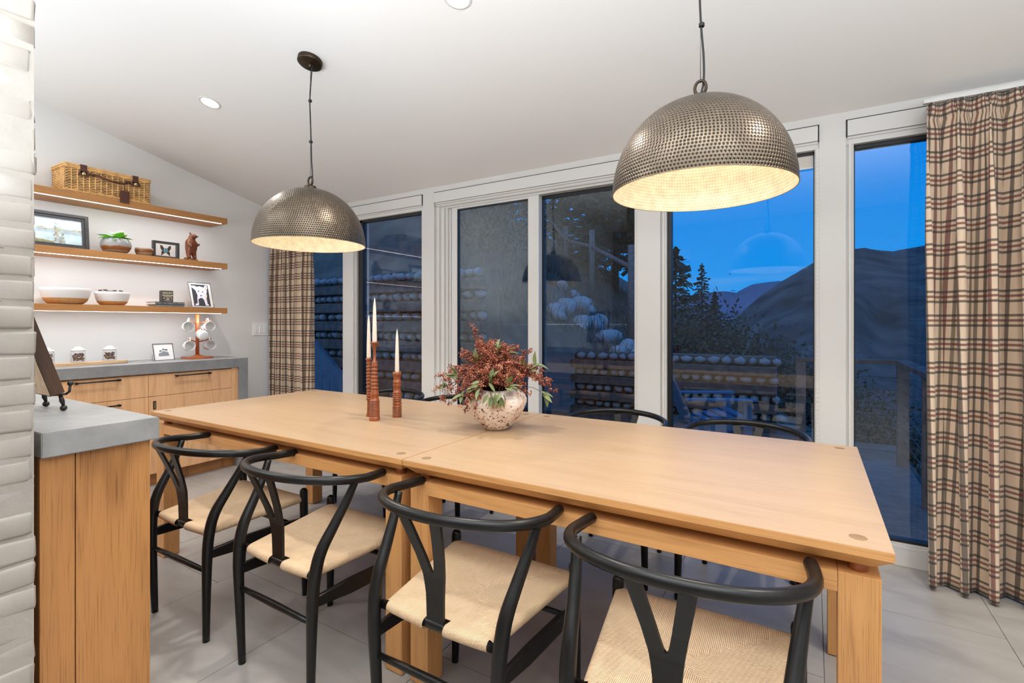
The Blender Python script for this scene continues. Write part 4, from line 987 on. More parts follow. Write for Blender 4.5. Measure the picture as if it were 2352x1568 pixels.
# ---- on the sideboard
t_ = thing('serving_board', 'pale wooden board on the sideboard under the three jars', 'tray', (-4.43, 1.42, ZD))
m = MB(); ol = [(-.062, -.35), (.060, -.35), (.066, -.2), (.064, 0), (.062, .18), (.046, .24), (.022, .285), (-.020, .292), (-.050, .25), (-.066, .1), (-.064, -.2)]
m.prism([(a, b_, .0005) for a, b_ in ol], (0, 0, .020)); bmesh.ops.bevel(m.bm, geom=m.bm.edges[:], offset=.004, segments=2, affect='EDGES'); obj('board', m, M['oak_tray'], t_)
lidw = plain('pale_jar_lid', S(224, 220, 216), .3, noise_s=30, amt=.03)
for y, lb in ((1.250, 'clear lidded jar half hidden by the dark board, first on the pale tray'), (1.419, 'clear lidded jar in the middle of the pale tray'), (1.604, 'clear lidded jar at the rounded end of the pale tray')):
    j = thing('lidded_jar', lb, 'jar', (-4.45, y, ZD + .0208))
    obj('jar', MB().lathe([(.002, .0006), (.038, .0006), (.041, .004), (.042, .07), (.038, .078), (.036, .079), (.036, .076), (.039, .07), (.038, .006), (.002, .004)], 30, cap0=True, cap1=True), M['jarglass'], j)
    f = MB(); rr = random.Random(int(y * 100))
    for k in range(70):
        a = rr.random() * 6.283; r_ = .031 * math.sqrt(rr.random()); f.ico((r_ * math.cos(a), r_ * math.sin(a), .012 + .050 * rr.random()), .0075, 1, sc=(1, 1, .7))
    obj('contents', f, M['jarfill'], j, kind='stuff')
    obj('lid', MB().lathe([(.002, .080), (.040, .080), (.0405, .088), (.034, .094), (.022, .096), (.021, .106), (.012, .110), (.002, .111)], 30, cap0=True, cap1=True), lidw, j)
p = frame_root('photo_frame', 'small thin grey frame with a tiny drawing, leaning on the sideboard', 'picture frame', -4.44, 1.965, ZD, R(14), R(4))
w_, h_ = .150, .138
obj('frame', border(MB(), w_, h_, .004, -.004, .004, .0008), M['greymetal'], p); obj('mat_board', MB().box(-.003, -.001, -w_ / 2 + .004, w_ / 2 - .004, .004, h_ - .004), M['paper'], p)
m = MB(); rr = random.Random(2)
for (cy, cz, s_) in ((-.022, .072, .010), (0, .084, .010), (.020, .079, .011)):
    poly(m, [(cy + s_ * math.cos(q), cz + s_ * 1.1 * math.sin(q)) for q in [k * PI / 5 for k in range(10)]], .0002, 1)
    poly(m, [(cy - 1.7 * s_, .036), (cy + 1.7 * s_, .036), (cy + 1.5 * s_, cz - 1.6 * s_), (cy + .6 * s_, cz - s_), (cy - .6 * s_, cz - s_), (cy - 1.5 * s_, cz - 1.6 * s_)], .0000 + cy * .002 + .0001, 0)
    poly(m, [(cy - s_, cz + .2 * s_), (cy + s_, cz + .2 * s_), (cy + .7 * s_, cz + 1.1 * s_), (cy - .7 * s_, cz + 1.1 * s_)], .0004, 2)
obj('print', m, [paint('grey_sketch', S(136, 140, 146), 160, .5), paint('light_sketch', S(206, 204, 204), 80, .1), paint('dark_sketch', S(84, 88, 90), 160, .3)], p, label='small grey group drawing', recalc=False)
m = MB(); m.tube([(-.004, -.074, .05), (-.02, -.076, .042), (-.028, -.076, .006), (-.010, -.074, .003)], .0016, 6); obj('wire_stand', m, M['greymetal'], p)

# mug tree
mt_ = thing('mug_tree', 'orange wooden mug tree on the sideboard with five white mugs', 'mug tree', (-4.45, 2.216, ZD))
m = MB(); m.prism([(-.075, -.092, .0005), (.075, -.092, .0005), (.085, 0, .0005), (.075, .092, .0005), (-.075, .092, .0005), (-.085, 0, .0005)], (0, 0, .016)); m.lathe([(.07, .016), (.03, .026), (.02, .034)], 20, cap1=True); obj('base', m, M['copperwood'], mt_)
obj('post', MB().tube([(0, 0, .03), (0, 0, .372)], .0145, 14), M['copperwood'], mt_)
arms = [(R(-62), .294), (R(62), .294), (R(0), .222), (R(-62), .140), (R(62), .140)]
for az, z in arms:
    d = Vector((math.cos(az) * .9, math.sin(az), 0)); obj('peg_arm', MB().tube([d * .012 + Vector((0, 0, z)), d * .100 + Vector((0, 0, z + .024))], .0055, 8, roundend=True), M['copperwood'], mt_)
def mug(loc, eul, label):
    t_ = thing('mug', label, 'mug', loc); t_.rotation_euler = eul
    obj('cup', MB().lathe([(.002, 0), (.030, 0), (.036, .005), (.041, .03), (.042, .06), (.0405, .083), (.039, .085), (.0375, .083), (.039, .06), (.038, .03), (.033, .008), (.002, .006)], 34, cap0=True, cap1=True), M['ceramic_gloss'], t_)
    obj('handle', MB().tube(curve([(0, .0405, .068), (0, .062, .066), (0, .068, .048), (0, .060, .028), (0, .0395, .022)], 6), .0058, 8), M['ceramic_gloss'], t_)
# opening tilted to the room, handle up on its peg
mug((-4.458, 2.134, ZD + .262), (R(84), R(6), R(76)), 'white mug hanging upper left on the mug tree, opening towards the room')
mug((-4.458, 2.294, ZD + .262), (R(84), R(-8), R(84)), 'white mug hanging upper right on the mug tree, beside the grey wall')
mug((-4.335, 2.212, ZD + .190), (R(78), R(4), R(-100)), 'white mug on the front peg showing its closed bottom')
mug((-4.458, 2.138, ZD + .106), (R(86), R(6), R(80)), 'white mug hanging lower left on the mug tree, above its base')
mug((-4.458, 2.296, ZD + .106), (R(84), R(-8), R(88)), 'white mug hanging lower right on the mug tree, above its base')

# light switch
t_ = thing('light_switch', 'white three-gang switch plate on the grey wall by the plaid curtain', 'switch', (XW, 2.908, 1.16))
obj('plate', MB().box(0, .006, -.081, .081, -.060, .060, .002), M['switch'], t_)
for y in (-.046, 0, .046): obj('rocker', MB().box(.005, .0095, y - .0155, y + .0155, -.033, .033, .0015), M['switch'], t_)

# ================================================================== stone-topped peninsula by the brick pier
pn = thing('stone_counter', 'oak cabinet end with thick grey stone top beside the white brick pier', 'counter', (-1.79, .777, 0))
PX, PY = -1.79, .777
def ell(x1, y1, z0, z1, ya, yb): return [(-3.1 - PX, y1, z0), (x1, y1, z0), (x1, ya, z0), (-2.02 - PX, ya, z0), (-2.02 - PX, yb, z0), (-3.1 - PX, yb, z0)]
m = MB(); m.prism(ell(0, 0, .851, .92, .492 - PY, -.1 - PY), (0, 0, .069)); bmesh.ops.bevel(m.bm, geom=m.bm.edges[:], offset=.0025, segments=2, affect='EDGES'); obj('stone_top', m, M['concrete'], pn, label='thick grey concrete counter slab')
m = MB(); m.prism(ell(-.042, -.040, .0, .8505, .495 - PY, -.05 - PY), (0, 0, .8505)); obj('carcass', m, M['oak_panel'], pn)
obj('end_panel', MB().box(-.041, -.020, .5725 - PY, -.018, .002, .8495, .001), M['oak_panel'], pn); obj('end_panel', MB().box(-.041, -.020, .494 - PY, .570 - PY, .002, .8495, .001), M['oak_panel'], pn)

# board on an iron easel
ez = thing('iron_easel', 'black iron easel with ball feet standing on the counter by the brick', 'easel', (-2.27, .655, .92))
m = MB()
for x in (-.082, .080):
    m.ico((x, .004, .011), .0105, 2); m.tube([(x, .004, .02), (x, .0, .036), (x * .98, -.004, .056)], [.0042, .0075, .005], 10)
obj('ball_foot', m, M['iron'], ez)
m = MB(); m.box(-.105, .088, -.028, .010, .055, .061, .001); m.tube([(.088, .008, .058), (.092, .016, .066), (.094, .018, .088)], .004, 8); m.ico((.094, .018, .094), .009, 2); m.tube([(-.088, .008, .058), (-.092, .016, .066), (-.094, .018, .088)], .004, 8); m.ico((-.094, .018, .094), .009, 2)
obj('ledge', m, M['iron'], ez)
m = MB(); m.tube([(0, -.03, .056), (0, -.115, .30)], .005, 8); m.tube([(0, -.10, .25), (0, -.19, .006)], .005, 8); m.tube([(-.08, -.03, .058), (.08, -.03, .058)], .005, 8); m.tube([(-.08, -.02, .058), (0, -.115, .30), (.08, -.02, .058)], .004, 8); obj('back_brace', m, M['iron'], ez)
bd = thing('display_board', 'thick dark stained wooden board leaning on the iron easel', 'board', (-2.27, .640, .9815)); bd.rotation_euler = (R(17), 0, 0)
obj('board', MB().box(-.17, .100, -.020, .018, 0, .40, .002), M['walnut'], bd); obj('raw_back', MB().box(-.168, .0965, -.0215, -.0205, .003, .397), M['oak_tray'], bd, label='pale raw wood back')

# ================================================================== on the table
def candlestick(label, x, y, prof, clabel, ch, cz, cr):
    t_ = thing('candlestick', label, 'candlestick', (x, y, .7575)); obj('turned_body', MB().lathe(prof, 28, cap0=True, cap1=True), M['cherry'], t_)
    c = thing('taper_candle', clabel, 'candle', (x, y, .7575 + cz))
    obj('wax', MB().lathe([(cr * .92, 0), (cr, .01), (cr * .86, ch * .45), (cr * .62, ch * .8), (cr * .36, ch * .93), (.0015, ch)], 20, cap0=True, cap1=True), M['wax'], c)
    obj('wick', MB().tube([(0, 0, ch - .002), (.0006, 0, ch + .006)], .0008, 5), M['wax'], c)
def beads(z0, z1, n, r0, r1, r2, r3, k=4):
    # n rings between z0 and z1; groove/ring radii go r0,r1 -> r2,r3
    o = []
    for i in range(n):
        f0 = (i + .5) / n; a, b_ = lerp(r0, r2, f0), lerp(r1, r3, f0); h = (z1 - z0) / n; z = z0 + i * h
        o += [(a, z), (lerp(a, b_, .75), z + h * .22), (b_, z + h * .5), (lerp(a, b_, .75), z + h * .78)]
    return o
p1 = [(.002, 0), (.0245, 0), (.025, .003), (.0245, .018), (.022, .020)] + beads(.020, .098, 11, .0205, .0248, .020, .0235) + [(.0195, .099), (.0192, .118), (.021, .124), (.0205, .131), (.0165, .137), (.019, .143)] + beads(.145, .268, 7, .0128, .0185, .0095, .0155) + [(.0125, .270), (.0132, .279), (.0072, .284), (.0068, .33), (.0095, .348), (.021, .366), (.0225, .372), (.018, .3725), (.0115, .371), (.011, .366)]
p2 = [(.002, 0), (.0225, 0), (.0235, .004)] + beads(.006, .056, 5, .0185, .0235, .0185, .0235) + [(.020, .057), (.0222, .064), (.0222, .072), (.018, .076)] + beads(.078, .126, 5, .019, .0225, .0185, .022) + [(.0172, .127), (.0172, .148), (.0205, .154), (.0208, .161), (.018, .165), (.0205, .170), (.0205, .176), (.017, .179), (.017, .202), (.0212, .206), (.0215, .2225), (.012, .223), (.0115, .215)]
p3 = [(.002, 0), (.0125, 0), (.013, .003), (.0085, .02), (.0072, .075)] + beads(.08, .135, 4, .0085, .0125, .008, .012) + [(.008, .137), (.0135, .144), (.0135, .150), (.008, .156)] + beads(.158, .272, 7, .0082, .0135, .008, .013) + [(.0085, .274), (.0150, .280), (.0152, .289), (.010, .2895), (.0095, .284)]
candlestick('tallest turned red-brown candlestick, with a flared cup above a thin neck', -1.790, 1.690, p1, 'tall ivory taper standing in the flared cup candlestick', .212, .368, .0112)
candlestick('short stout ringed candlestick standing apart from the other two', -1.757, 1.806, p2, 'ivory taper in the short stout candlestick', .213, .217, .0108)
candlestick('slim beaded candlestick partly hidden behind the tallest one', -1.888, 1.744, p3, 'ivory taper half hidden behind the tallest candle', .212, .286, .0105)

vs = thing('stoneware_vase', 'rough pitted pinkish white round vase on the table joint', 'vase', (-1.192, 1.835, .7575))
prf = [(.002, 0), (.045, 0), (.052, .004), (.075, .024), (.102, .054), (.124, .088), (.134, .116), (.134, .134), (.126, .152), (.110, .166), (.092, .175), (.082, .179), (.076, .178), (.080, .172), (.098, .160), (.118, .140), (.122, .116), (.10, .07)]
m = MB(); m.lathe(prf, 64, cap0=True, mats=[0] * 13 + [1] * 6)
for v in m.bm.verts:
    n_ = noise.noise(v.co * 9) * .003 + noise.noise(v.co * 30) * .0015
    if v.co.z > .165:
        a = math.atan2(v.co.y, v.co.x); v.co.z += .006 * math.sin(2 * a + .6) * (v.co.z - .165) / .014 + .0025 * noise.noise(Vector((a * 3, 0, 2)))
    v.co.x *= 1 + n_ / .12; v.co.y *= 1 + n_ / .12
obj('vase', m, [M['vase'], M['vasein']], vs)
bq = thing('berry_bouquet', 'arrangement of rusty red berry sprays and green leaves in the vase', 'bouquet', (-1.192, 1.835, .7575 + .165))
rt_, fw_ = Vector((.855, .518, 0)), Vector((-.518, .855, 0))
rr = random.Random(21)
octv = [Vector(v) for v in ((1, 0, 0), (-1, 0, 0), (0, 1, 0), (0, -1, 0), (0, 0, 1), (0, 0, -1))]
octf = [(0, 2, 4), (2, 1, 4), (1, 3, 4), (3, 0, 4), (2, 0, 5), (1, 2, 5), (3, 1, 5), (0, 3, 5)]
targets = [(-.105, .02, .285), (-.085, -.03, .22), (-.26, .0, .06), (-.275, -.02, .0), (-.23, -.06, -.035), (-.20, .03, .11), (.235, -.02, .04), (.20, .02, .09), (.255, .0, .0), (.15, .03, .17), (.09, .02, .20), (.03, .04, .20), (-.03, .0, .22),
           (-.16, .05, .16), (-.13, -.1, .06), (-.14, -.12, -.05), (.10, -.12, .05), (.13, -.10, .0), (.02, -.14, .08), (-.05, -.13, .10), (.06, -.1, .13), (-.10, -.08, .15), (.16, .08, .10), (-.18, .12, .06), (0, .16, .12), (.08, .16, .1), (-.08, .18, .1), (.19, -.06, .06), (-.22, -.04, .05), (.05, -.05, .17), (-.02, -.08, .15), (.12, -.04, .14), (-.15, .0, .18), (.21, .05, .02), (-.11, -.13, .0)]
rt2 = random.Random(5)
for _ in range(10):
    targets.append((rt2.uniform(-.09, .08), rt2.uniform(-.11, -.03), rt2.uniform(.05, .12)))
for _ in range(40):
    a_ = rt2.uniform(0, 6.283); e_ = rt2.uniform(.05, 1.3); q_ = rt2.uniform(.62, .95)
    targets.append((.205 * math.cos(a_) * math.cos(e_) * q_ - .015, .17 * math.sin(a_) * math.cos(e_) * q_, (.255 - .35 * abs(math.cos(a_) * math.cos(e_)) * .1) * math.sin(e_) * q_ + .014))
targets += [(-.09, -.135, .0), (-.12, -.12, -.03), (-.085, -.14, -.055), (-.15, -.10, .02), (-.19, -.07, -.05), (-.24, -.05, -.02), (-.02, -.13, .075), (-.06, -.145, .035), (.055, -.135, .04), (-.115, -.125, .02), (.0, -.12, .11), (-.17, -.08, -.02), (-.13, -.115, -.075), (.11, -.11, .06), (.0, -.135, .05)]
for ti, (a, b_, c) in enumerate(targets):
    end = rt_ * a + fw_ * b_ + Vector((0, 0, c)); st = Vector((end.x * .12, end.y * .12, -.03))
    mid = (st + end) / 2 + Vector((0, 0, .05 + .05 * max(0, .12 - c) / .12)); path = curve([st, Vector((end.x * .25, end.y * .25, .035)), mid, end], 6)
    m = MB(); m.tube(path, [lerp(.0020, .0007, i / (len(path) - 1)) for i in range(len(path))], 5, m=0)
    vv, ff = [], []
    n = len(path)
    for k in range(17):
        f_ = lerp(.42, 1.0, k / 16); i0 = f_ * (n - 1); i = min(int(i0), n - 2); base = path[i].lerp(path[i + 1], i0 - i)
        ln = lerp(.034, .016, (f_ - .42) / .58)
        d = Vector((rr.gauss(0, 1), rr.gauss(0, 1), rr.gauss(.2, 1))).normalized() * ln * rr.uniform(.5, 1.1); tip = base + d
        m.tube([base, tip], .0007, 4, m=0, caps=False)
        for q in range(13):
            s_ = rr.uniform(.35, 1.05); p_ = base + d * s_ + Vector((rr.gauss(0, 1), rr.gauss(0, 1), rr.gauss(0, 1))) * .0055; rad_ = rr.uniform(.0026, .0043)
            vs_ = [m.bm.verts.new(p_ + o_ * rad_) for o_ in octv]
            for fa in octf:
                f = m.bm.faces.new([vs_[x] for x in fa]); f.material_index = 1; f.smooth = True
    obj('berry_spray', m, [M['stem'], M['berry']], bq, recalc=False)
LV = [leaf_mesh(1, .34, .22, .25, 7, 'leaf', M['leaf']), leaf_mesh(1, .28, .4, .3, 7, 'leaf', M['leaf']), leaf_mesh(1, .4, .1, .2, 7, 'leaf', M['leaf'])]
def leaf(p_, d, L_, k):
    o = bpy.data.objects.new('leaf', LV[k % 3]); C.objects.link(o); o.parent = bq
    y = d.normalized(); z = Vector((rr.gauss(0, .4), rr.gauss(-.4, .4), 1)); x = y.cross(z).normalized(); z = x.cross(y)
    Mx = Matrix((x, y, z)).transposed().to_4x4(); o.matrix_local = Matrix.Translation(p_) @ Mx @ Matrix.Scale(L_, 4)
for gi, (a, b_, c, dx, dz) in enumerate([(-.06, -.13, .045, -.5, -.3), (-.02, -.14, .055, .1, .6), (.05, -.135, .04, .5, .1), (-.02, -.15, .0, .1, -1), (.02, -.15, .01, .3, -.8), (-.17, -.06, .07, -.5, .5), (-.21, -.02, .03, -.4, -.5), (.17, -.02, .11, .8, .5), (.14, -.05, .10, -.3, .5), (.0, -.02, .17, .2, .6), (.04, -.03, .16, .6, .3), (-.13, -.09, .01, -.3, -.6), (.2, -.03, .0, .5, -.7), (-.08, -.06, .13, -.2, .6)]):
    base = rt_ * a + fw_ * b_ + Vector((0, 0, c))
    sm = MB(); sm.tube(curve([Vector((base.x * .2, base.y * .2, .0)), base * .7 + Vector((0, 0, .02)), base], 5), .0011, 5); obj('leaf_stem', sm, M['stem'], bq)
    for q in range(6 if gi < 5 else 4):
        d = rt_ * (dx + rr.gauss(0, .5)) + fw_ * rr.gauss(-.35, .3) + Vector((0, 0, dz + rr.gauss(0, .4))); leaf(base + Vector((rr.gauss(0, .006), rr.gauss(0, .006), rr.gauss(0, .008))), d, rr.uniform(.042, .068), gi + q)

# ================================================================== plaid curtains
def curtain(name, label, x0, x1, yc, zt, nf, amp, seed, pinch=True, zb=.012):
    t_ = thing(name, label, 'curtain', (x0, yc, 0)); rr = random.Random(seed)
    W_ = x1 - x0; NU, NZ = nf * 22, 60; ph = [rr.uniform(-.25, .25) for _ in range(nf + 2)]; am = [rr.uniform(.8, 1.2) for _ in range(nf + 2)]; ln = [rr.uniform(-.4, .6) for _ in range(nf + 2)]
    rows = []; us = []
    for j in range(NZ + 1):
        z = lerp(zb, zt, j / NZ); h = (zt - z) / (zt - zb); row = []; ulen = 0; ul = []
        grow = min(1, .16 + 2.4 * h ** .8) if pinch else 1
        for i in range(NU + 1):
            s = i / NU; k = s * nf; q = int(k); f_ = k - q
            a = lerp(am[q], am[min(q + 1, nf)], f_); p_ = lerp(ph[q], ph[q + 1], f_) * h
            w = 2 * PI * (k + p_); y = -amp * a * grow * math.cos(w); x = W_ * s + amp * .55 * lerp(ln[q], ln[q + 1], f_) * grow * math.sin(w) * (.35 + .65 * h) - amp * .42 * grow * math.sin(2 * w)
            if pinch:
                dz = (zt - z); d = (f_ if f_ < .5 else f_ - 1) * W_ / nf
                fan = math.exp(-(dz / .085) ** 2)
                if abs(d) < .045: y += -.026 * fan * (.5 + .5 * math.cos(2 * PI * d / .022)) * (1 if abs(d) < .033 else 0) * (.3 + .7 * min(1, abs(dz - .085) / .06))
                pk = math.exp(-((dz - .085) / .02) ** 2); y += -.030 * pk * math.exp(-(d / .012) ** 2) ; x += -d * .55 * pk * math.exp(-(d / .04) ** 2)
            p3 = Vector((x, y, z))
            if i: ulen += (Vector((p3.x, p3.y, 0)) - Vector((row[-1].x, row[-1].y, 0))).length
            row.append(p3); ul.append(ulen)
        rows.append(row); us.append(ul)
    mid = us[NZ // 3]
    m = MB(); m.grid(rows, uvf=lambda a, b_: (mid[b_] * .58, rows[a][b_].z))
    o = obj('cloth', m, M['plaid'], t_, recalc=False); sd_ = o.modifiers.new('thick', 'SOLIDIFY'); sd_.thickness = .0016
    return t_
curtain('plaid_curtain', 'beige plaid curtain with pinch pleats hanging at the right edge', .452, 1.62, 2.985, 2.236, 11, .072, 4)
curtain('plaid_curtain', 'beige plaid curtain bunched in the corner left of the window row', -4.60, -3.985, 3.00, 2.236, 6, .05, 7)
for nm, a, b_ in (('curtain above the right window', .44, 1.72), ('curtain in the left corner', -4.64, -3.70)):
    t_ = thing('curtain_track', 'slim white ceiling track carrying the plaid ' + nm, 'curtain track', (a, 2.985, 2.237)); obj('rail', MB().box(0, b_ - a, -.016, .016, .004, .022, .002), M['trim'], t_)
    m = MB()
    for k in range(int((b_ - a) / .107)): m.tube([(.03 + k * .107, 0, -.004), (.03 + k * .107, 0, .004)], .004, 6)
    obj('glider', m, M['trim'], t_, kind='stuff')
    obj('bracket', MB().box(.03, b_ - a - .03, -.012, .15, .022, .026), M['trim'], t_)

# ================================================================== outside
FWv, RTv = Vector((-math.sin(R(31.2)), math.cos(R(31.2)), 0)), Vector((math.cos(R(31.2)), math.sin(R(31.2)), 0))
def at(u, v, d):
    # point of the view at pixel (u, v) and depth d, used to set real distances outside
    return Vector((0, 0, CAMH)) + FWv * d + RTv * ((u - 1176) / 1142 * d) + Vector((0, 0, (742 - v) / 1142 * d))
def wall_y(x): return 5.15 if x < -3.62 else 7.7
def gh(x, y):
    hp = .7 + .774 * (-(x + 3.44)) - .10 * (y - 10.8)
    if x < -9: hp += .18 * (x + 9)
    val = -.5 - .30 * max(0, x + 1.2) - .16 * max(0, y - 8); val = max(val, -14)
    k = 1.2; h = math.log(math.exp(min(40, hp * k)) + math.exp(min(40, val * k))) / k
    wy = wall_y(x); lim = (1.80 if x < -3.62 else .62) + 1.15 * max(0, y - wy - .1)
    h = min(h, lim)
    return h + .12 * noise.noise(Vector((x * .7, y * .7, 0))) * min(1, max(0, y - wy) / 2) + .05 * noise.noise(Vector((x * 2.3, y * 2.3, 4)))
m = MB(); nx, ny = 96, 84; x0, x1 = -24, 34
gy = [5.15 + 50 * (j / ny) ** 1.6 for j in range(ny + 1)]; V_ = {}
def gv(i, j):
    if (i, j) not in V_:
        x = lerp(x0, x1, i / nx); V_[(i, j)] = m.bm.verts.new((x, gy[j], gh(x, gy[j])))
    return V_[(i, j)]
for i in range(nx):
    for j in range(ny):
        xm = lerp(x0, x1, (i + .5) / nx)
        if gy[j] < wall_y(xm) - .02 and xm < .8: continue
        f = m.bm.faces.new((gv(i, j), gv(i + 1, j), gv(i + 1, j + 1), gv(i, j + 1))); f.smooth = True
struct('ground_slope', m, M['soil'])
struct('ground_patio', MB().box(-9, .9, 3.36, 7.75, -.45, -.30), M['soil'])

rr = random.Random(77); m = MB(); nb = 0
while nb < 26000:
    d = 6 + 16 * rr.random() ** 1.3; u = rr.uniform(1030, 1640); p = at(u, 742, d); x, y = p.x, p.y
    if y < wall_y(x) + .15 or (1240 < u < 1480 and d < 12.8 and rr.random() < .8): continue
    z = gh(x, y); h = rr.uniform(.10, .34) * (1 if rr.random() < .8 else 1.5); a = rr.random() * 6.283; w = .006 + .0006 * d; lx, ly = rr.gauss(0, .35) * h, rr.gauss(-.15, .3) * h
    q = [m.bm.verts.new(c) for c in ((x - w * math.cos(a), y - w * math.sin(a), z - .03), (x + w * math.cos(a), y + w * math.sin(a), z - .03), (x + lx, y + ly, z + h))]
    m.bm.faces.new(q); nb += 1
o = obj('grass', m, M['grass'], kind='stuff', recalc=False); tag(o, 'long dry grass covering the slope outside', 'grass')

# ---- hills across the valley
def ridge(name, pts, d, zb, dn, mt, seed):
    m = MB(); rows = []; rr = random.Random(seed)
    fine = []
    for i in range(len(pts) - 1):
        for k in range(10):
            t = k / 10; fine.append((lerp(pts[i][0], pts[i + 1][0], t), lerp(pts[i][1], pts[i + 1][1], t) + rr.uniform(-.7, .7)))
    top = [at(u, v, d) for u, v in fine]
    for f_ in range(14):
        t = f_ / 13; row = []
        for (u, v), tp in zip(fine, top):
            dd = lerp(dn, d, t); p = at(u, 742, dd); z = lerp(zb, tp.z, t ** 1.25); z += .05 * d * (1 - t) * t * 2 * noise.noise(Vector((u * .012, t * 4, seed))); row.append((p.x, p.y, z))
        rows.append(row)
    rows.append([(at(u, 742, d * 1.35).x, at(u, 742, d * 1.35).y, tp.z - .25 * d) for (u, v), tp in zip(fine, top)])
    m.grid(rows); struct(name, m, mt)
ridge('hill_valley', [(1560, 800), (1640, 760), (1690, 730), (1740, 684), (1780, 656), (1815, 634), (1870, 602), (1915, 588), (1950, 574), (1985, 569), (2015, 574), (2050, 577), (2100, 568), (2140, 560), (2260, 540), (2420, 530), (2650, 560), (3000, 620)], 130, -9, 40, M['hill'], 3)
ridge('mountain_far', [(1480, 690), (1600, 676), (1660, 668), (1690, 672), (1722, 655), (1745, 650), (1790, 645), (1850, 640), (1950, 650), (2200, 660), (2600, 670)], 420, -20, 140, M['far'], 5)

# ---- log and cobble retaining walls
def cob(i):
    m = MB(); vs_ = m.ico((0, 0, 0), 1, 2); rr = random.Random(i)
    for v in vs_: v.co *= 1 + .22 * noise.noise(v.co * 1.3 + Vector((i * 7, 0, 0)))
    return m.mesh('cobble', M['cobble'])
def cobs(i):
    m = MB(); vs_ = m.ico((0, 0, 0), 1, 1)
    for v in vs_: v.co *= 1 + .25 * noise.noise(v.co * 1.3 + Vector((i * 7, 0, 0)))
    return m.mesh('cobble', M['cobble'])
CM = [cobs(i) for i in range(6)]
rr = random.Random(12)
def ret_wall(label, xa, xb, y, z0, rows, ht=.147, hc=.133, back=None):
    t_ = thing('retaining_wall', label, 'wall', (xa, y, z0)); z = 0; L = xb - xa
    obj('earth_core', MB().box(0, L, .16, .5, 0, rows * (ht + hc)), M['soil'], t_)
    for r in range(rows):
        m = MB(); m.box(-.02, L + .02, .0 + rr.uniform(-.01, .02), .22, z, z + ht, .012)
        obj('timber', m, M['timber'], t_); z += ht; x = .05
        while x < L - .03:
            w = rr.uniform(.055, .105); o = bpy.data.objects.new('cobble', CM[rr.randrange(6)]); C.objects.link(o); o.parent = t_
            o.location = (x + w, .11 + rr.uniform(-.02, .02), z + hc * .5); o.scale = (w * .98, .09, hc * .5 * rr.uniform(.86, 1.04)); o.rotation_euler = (0, rr.uniform(-.15, .15), rr.uniform(-.3, .3)); x += 2 * w
        z += hc
ret_wall('tall weathered wall of stacked logs and cobbles outside the left windows', -8.0, -3.62, 5.15, -.3, 8)
ret_wall('low log and cobble wall on the patio outside the sliding door', -3.5, -.45, 7.7, -.3, 4, .13, .13)
# boulders tumbled above the low wall
BO = []
for i in range(5):
    m = MB(); vs_ = m.ico((0, 0, 0), 1, 3)
    for v in vs_: v.co *= 1 + .28 * noise.noise(v.co * .9 + Vector((i * 5, 1, 0))) + .06 * noise.noise(v.co * 4)
    BO.append(m.mesh('boulder', M['boulder']))
rr = random.Random(31)
BL_ = ['pale boulder highest on the slope, beside the door stile', 'small pale boulder at the top of the tumble, second from the door stile', 'pale boulder at the top right of the tumbled rocks outside the door',
       'pale boulder just below the topmost right one of the tumble', 'biggest pale boulder in the middle of the tumbled rocks', 'pale boulder right of the biggest one on the slope', 'pale boulder below and right of the biggest one', 'wide pale boulder low on the left of the tumble, near the door stile',
       'pale boulder right of the tumble, standing alone in grass', 'pale boulder directly above the low cobble wall, centre of the tumble', 'small pale boulder resting just over the low wall, right of centre', 'wide pale boulder near the fence foot by the window post', 'small pale boulder touching the low wall by the window post',
       'small pale boulder on the low wall behind the bouquet', 'pale boulder at the left end of the low wall behind the bouquet', 'large pale boulder at the left edge of the centre window', 'pale boulder second from the left edge of the centre window', 'small pale boulder on the low wall above the blue chair', 'smallest pale boulder on the low wall left of the window post']
for k, (u, v, d, s_) in enumerate([(1290, 672, 12.2, .17), (1318, 664, 12.4, .15), (1346, 668, 12.0, .20), (1352, 700, 11.2, .17), (1330, 722, 10.6, .25), (1376, 716, 10.8, .19), (1366, 752, 10.0, .18), (1300, 760, 9.7, .22), (1405, 764, 9.6, .20), (1335, 775, 9.2, .20), (1385, 784, 9.0, .16), (1440, 780, 9.0, .22), (1462, 792, 8.7, .15), (1282, 792, 8.8, .16), (1258, 800, 8.6, .17), (1545, 800, 8.6, .26), (1572, 792, 8.9, .22), (1598, 808, 8.5, .17), (1420, 796, 8.5, .15)]):
    p = at(u, v, d); o = bpy.data.objects.new('boulder', BO[k % 5]); C.objects.link(o); z = max(gh(p.x, p.y), .5 if p.y < 8.2 else -9)
    o.location = (p.x, max(p.y, 7.95), z + s_ * .3); o.scale = (s_, s_ * .9, s_ * .75); o.rotation_euler = (rr.random(), rr.random(), rr.random() * 6)
    tag(o, BL_[k], 'boulder', 'boulders on the slope outside')

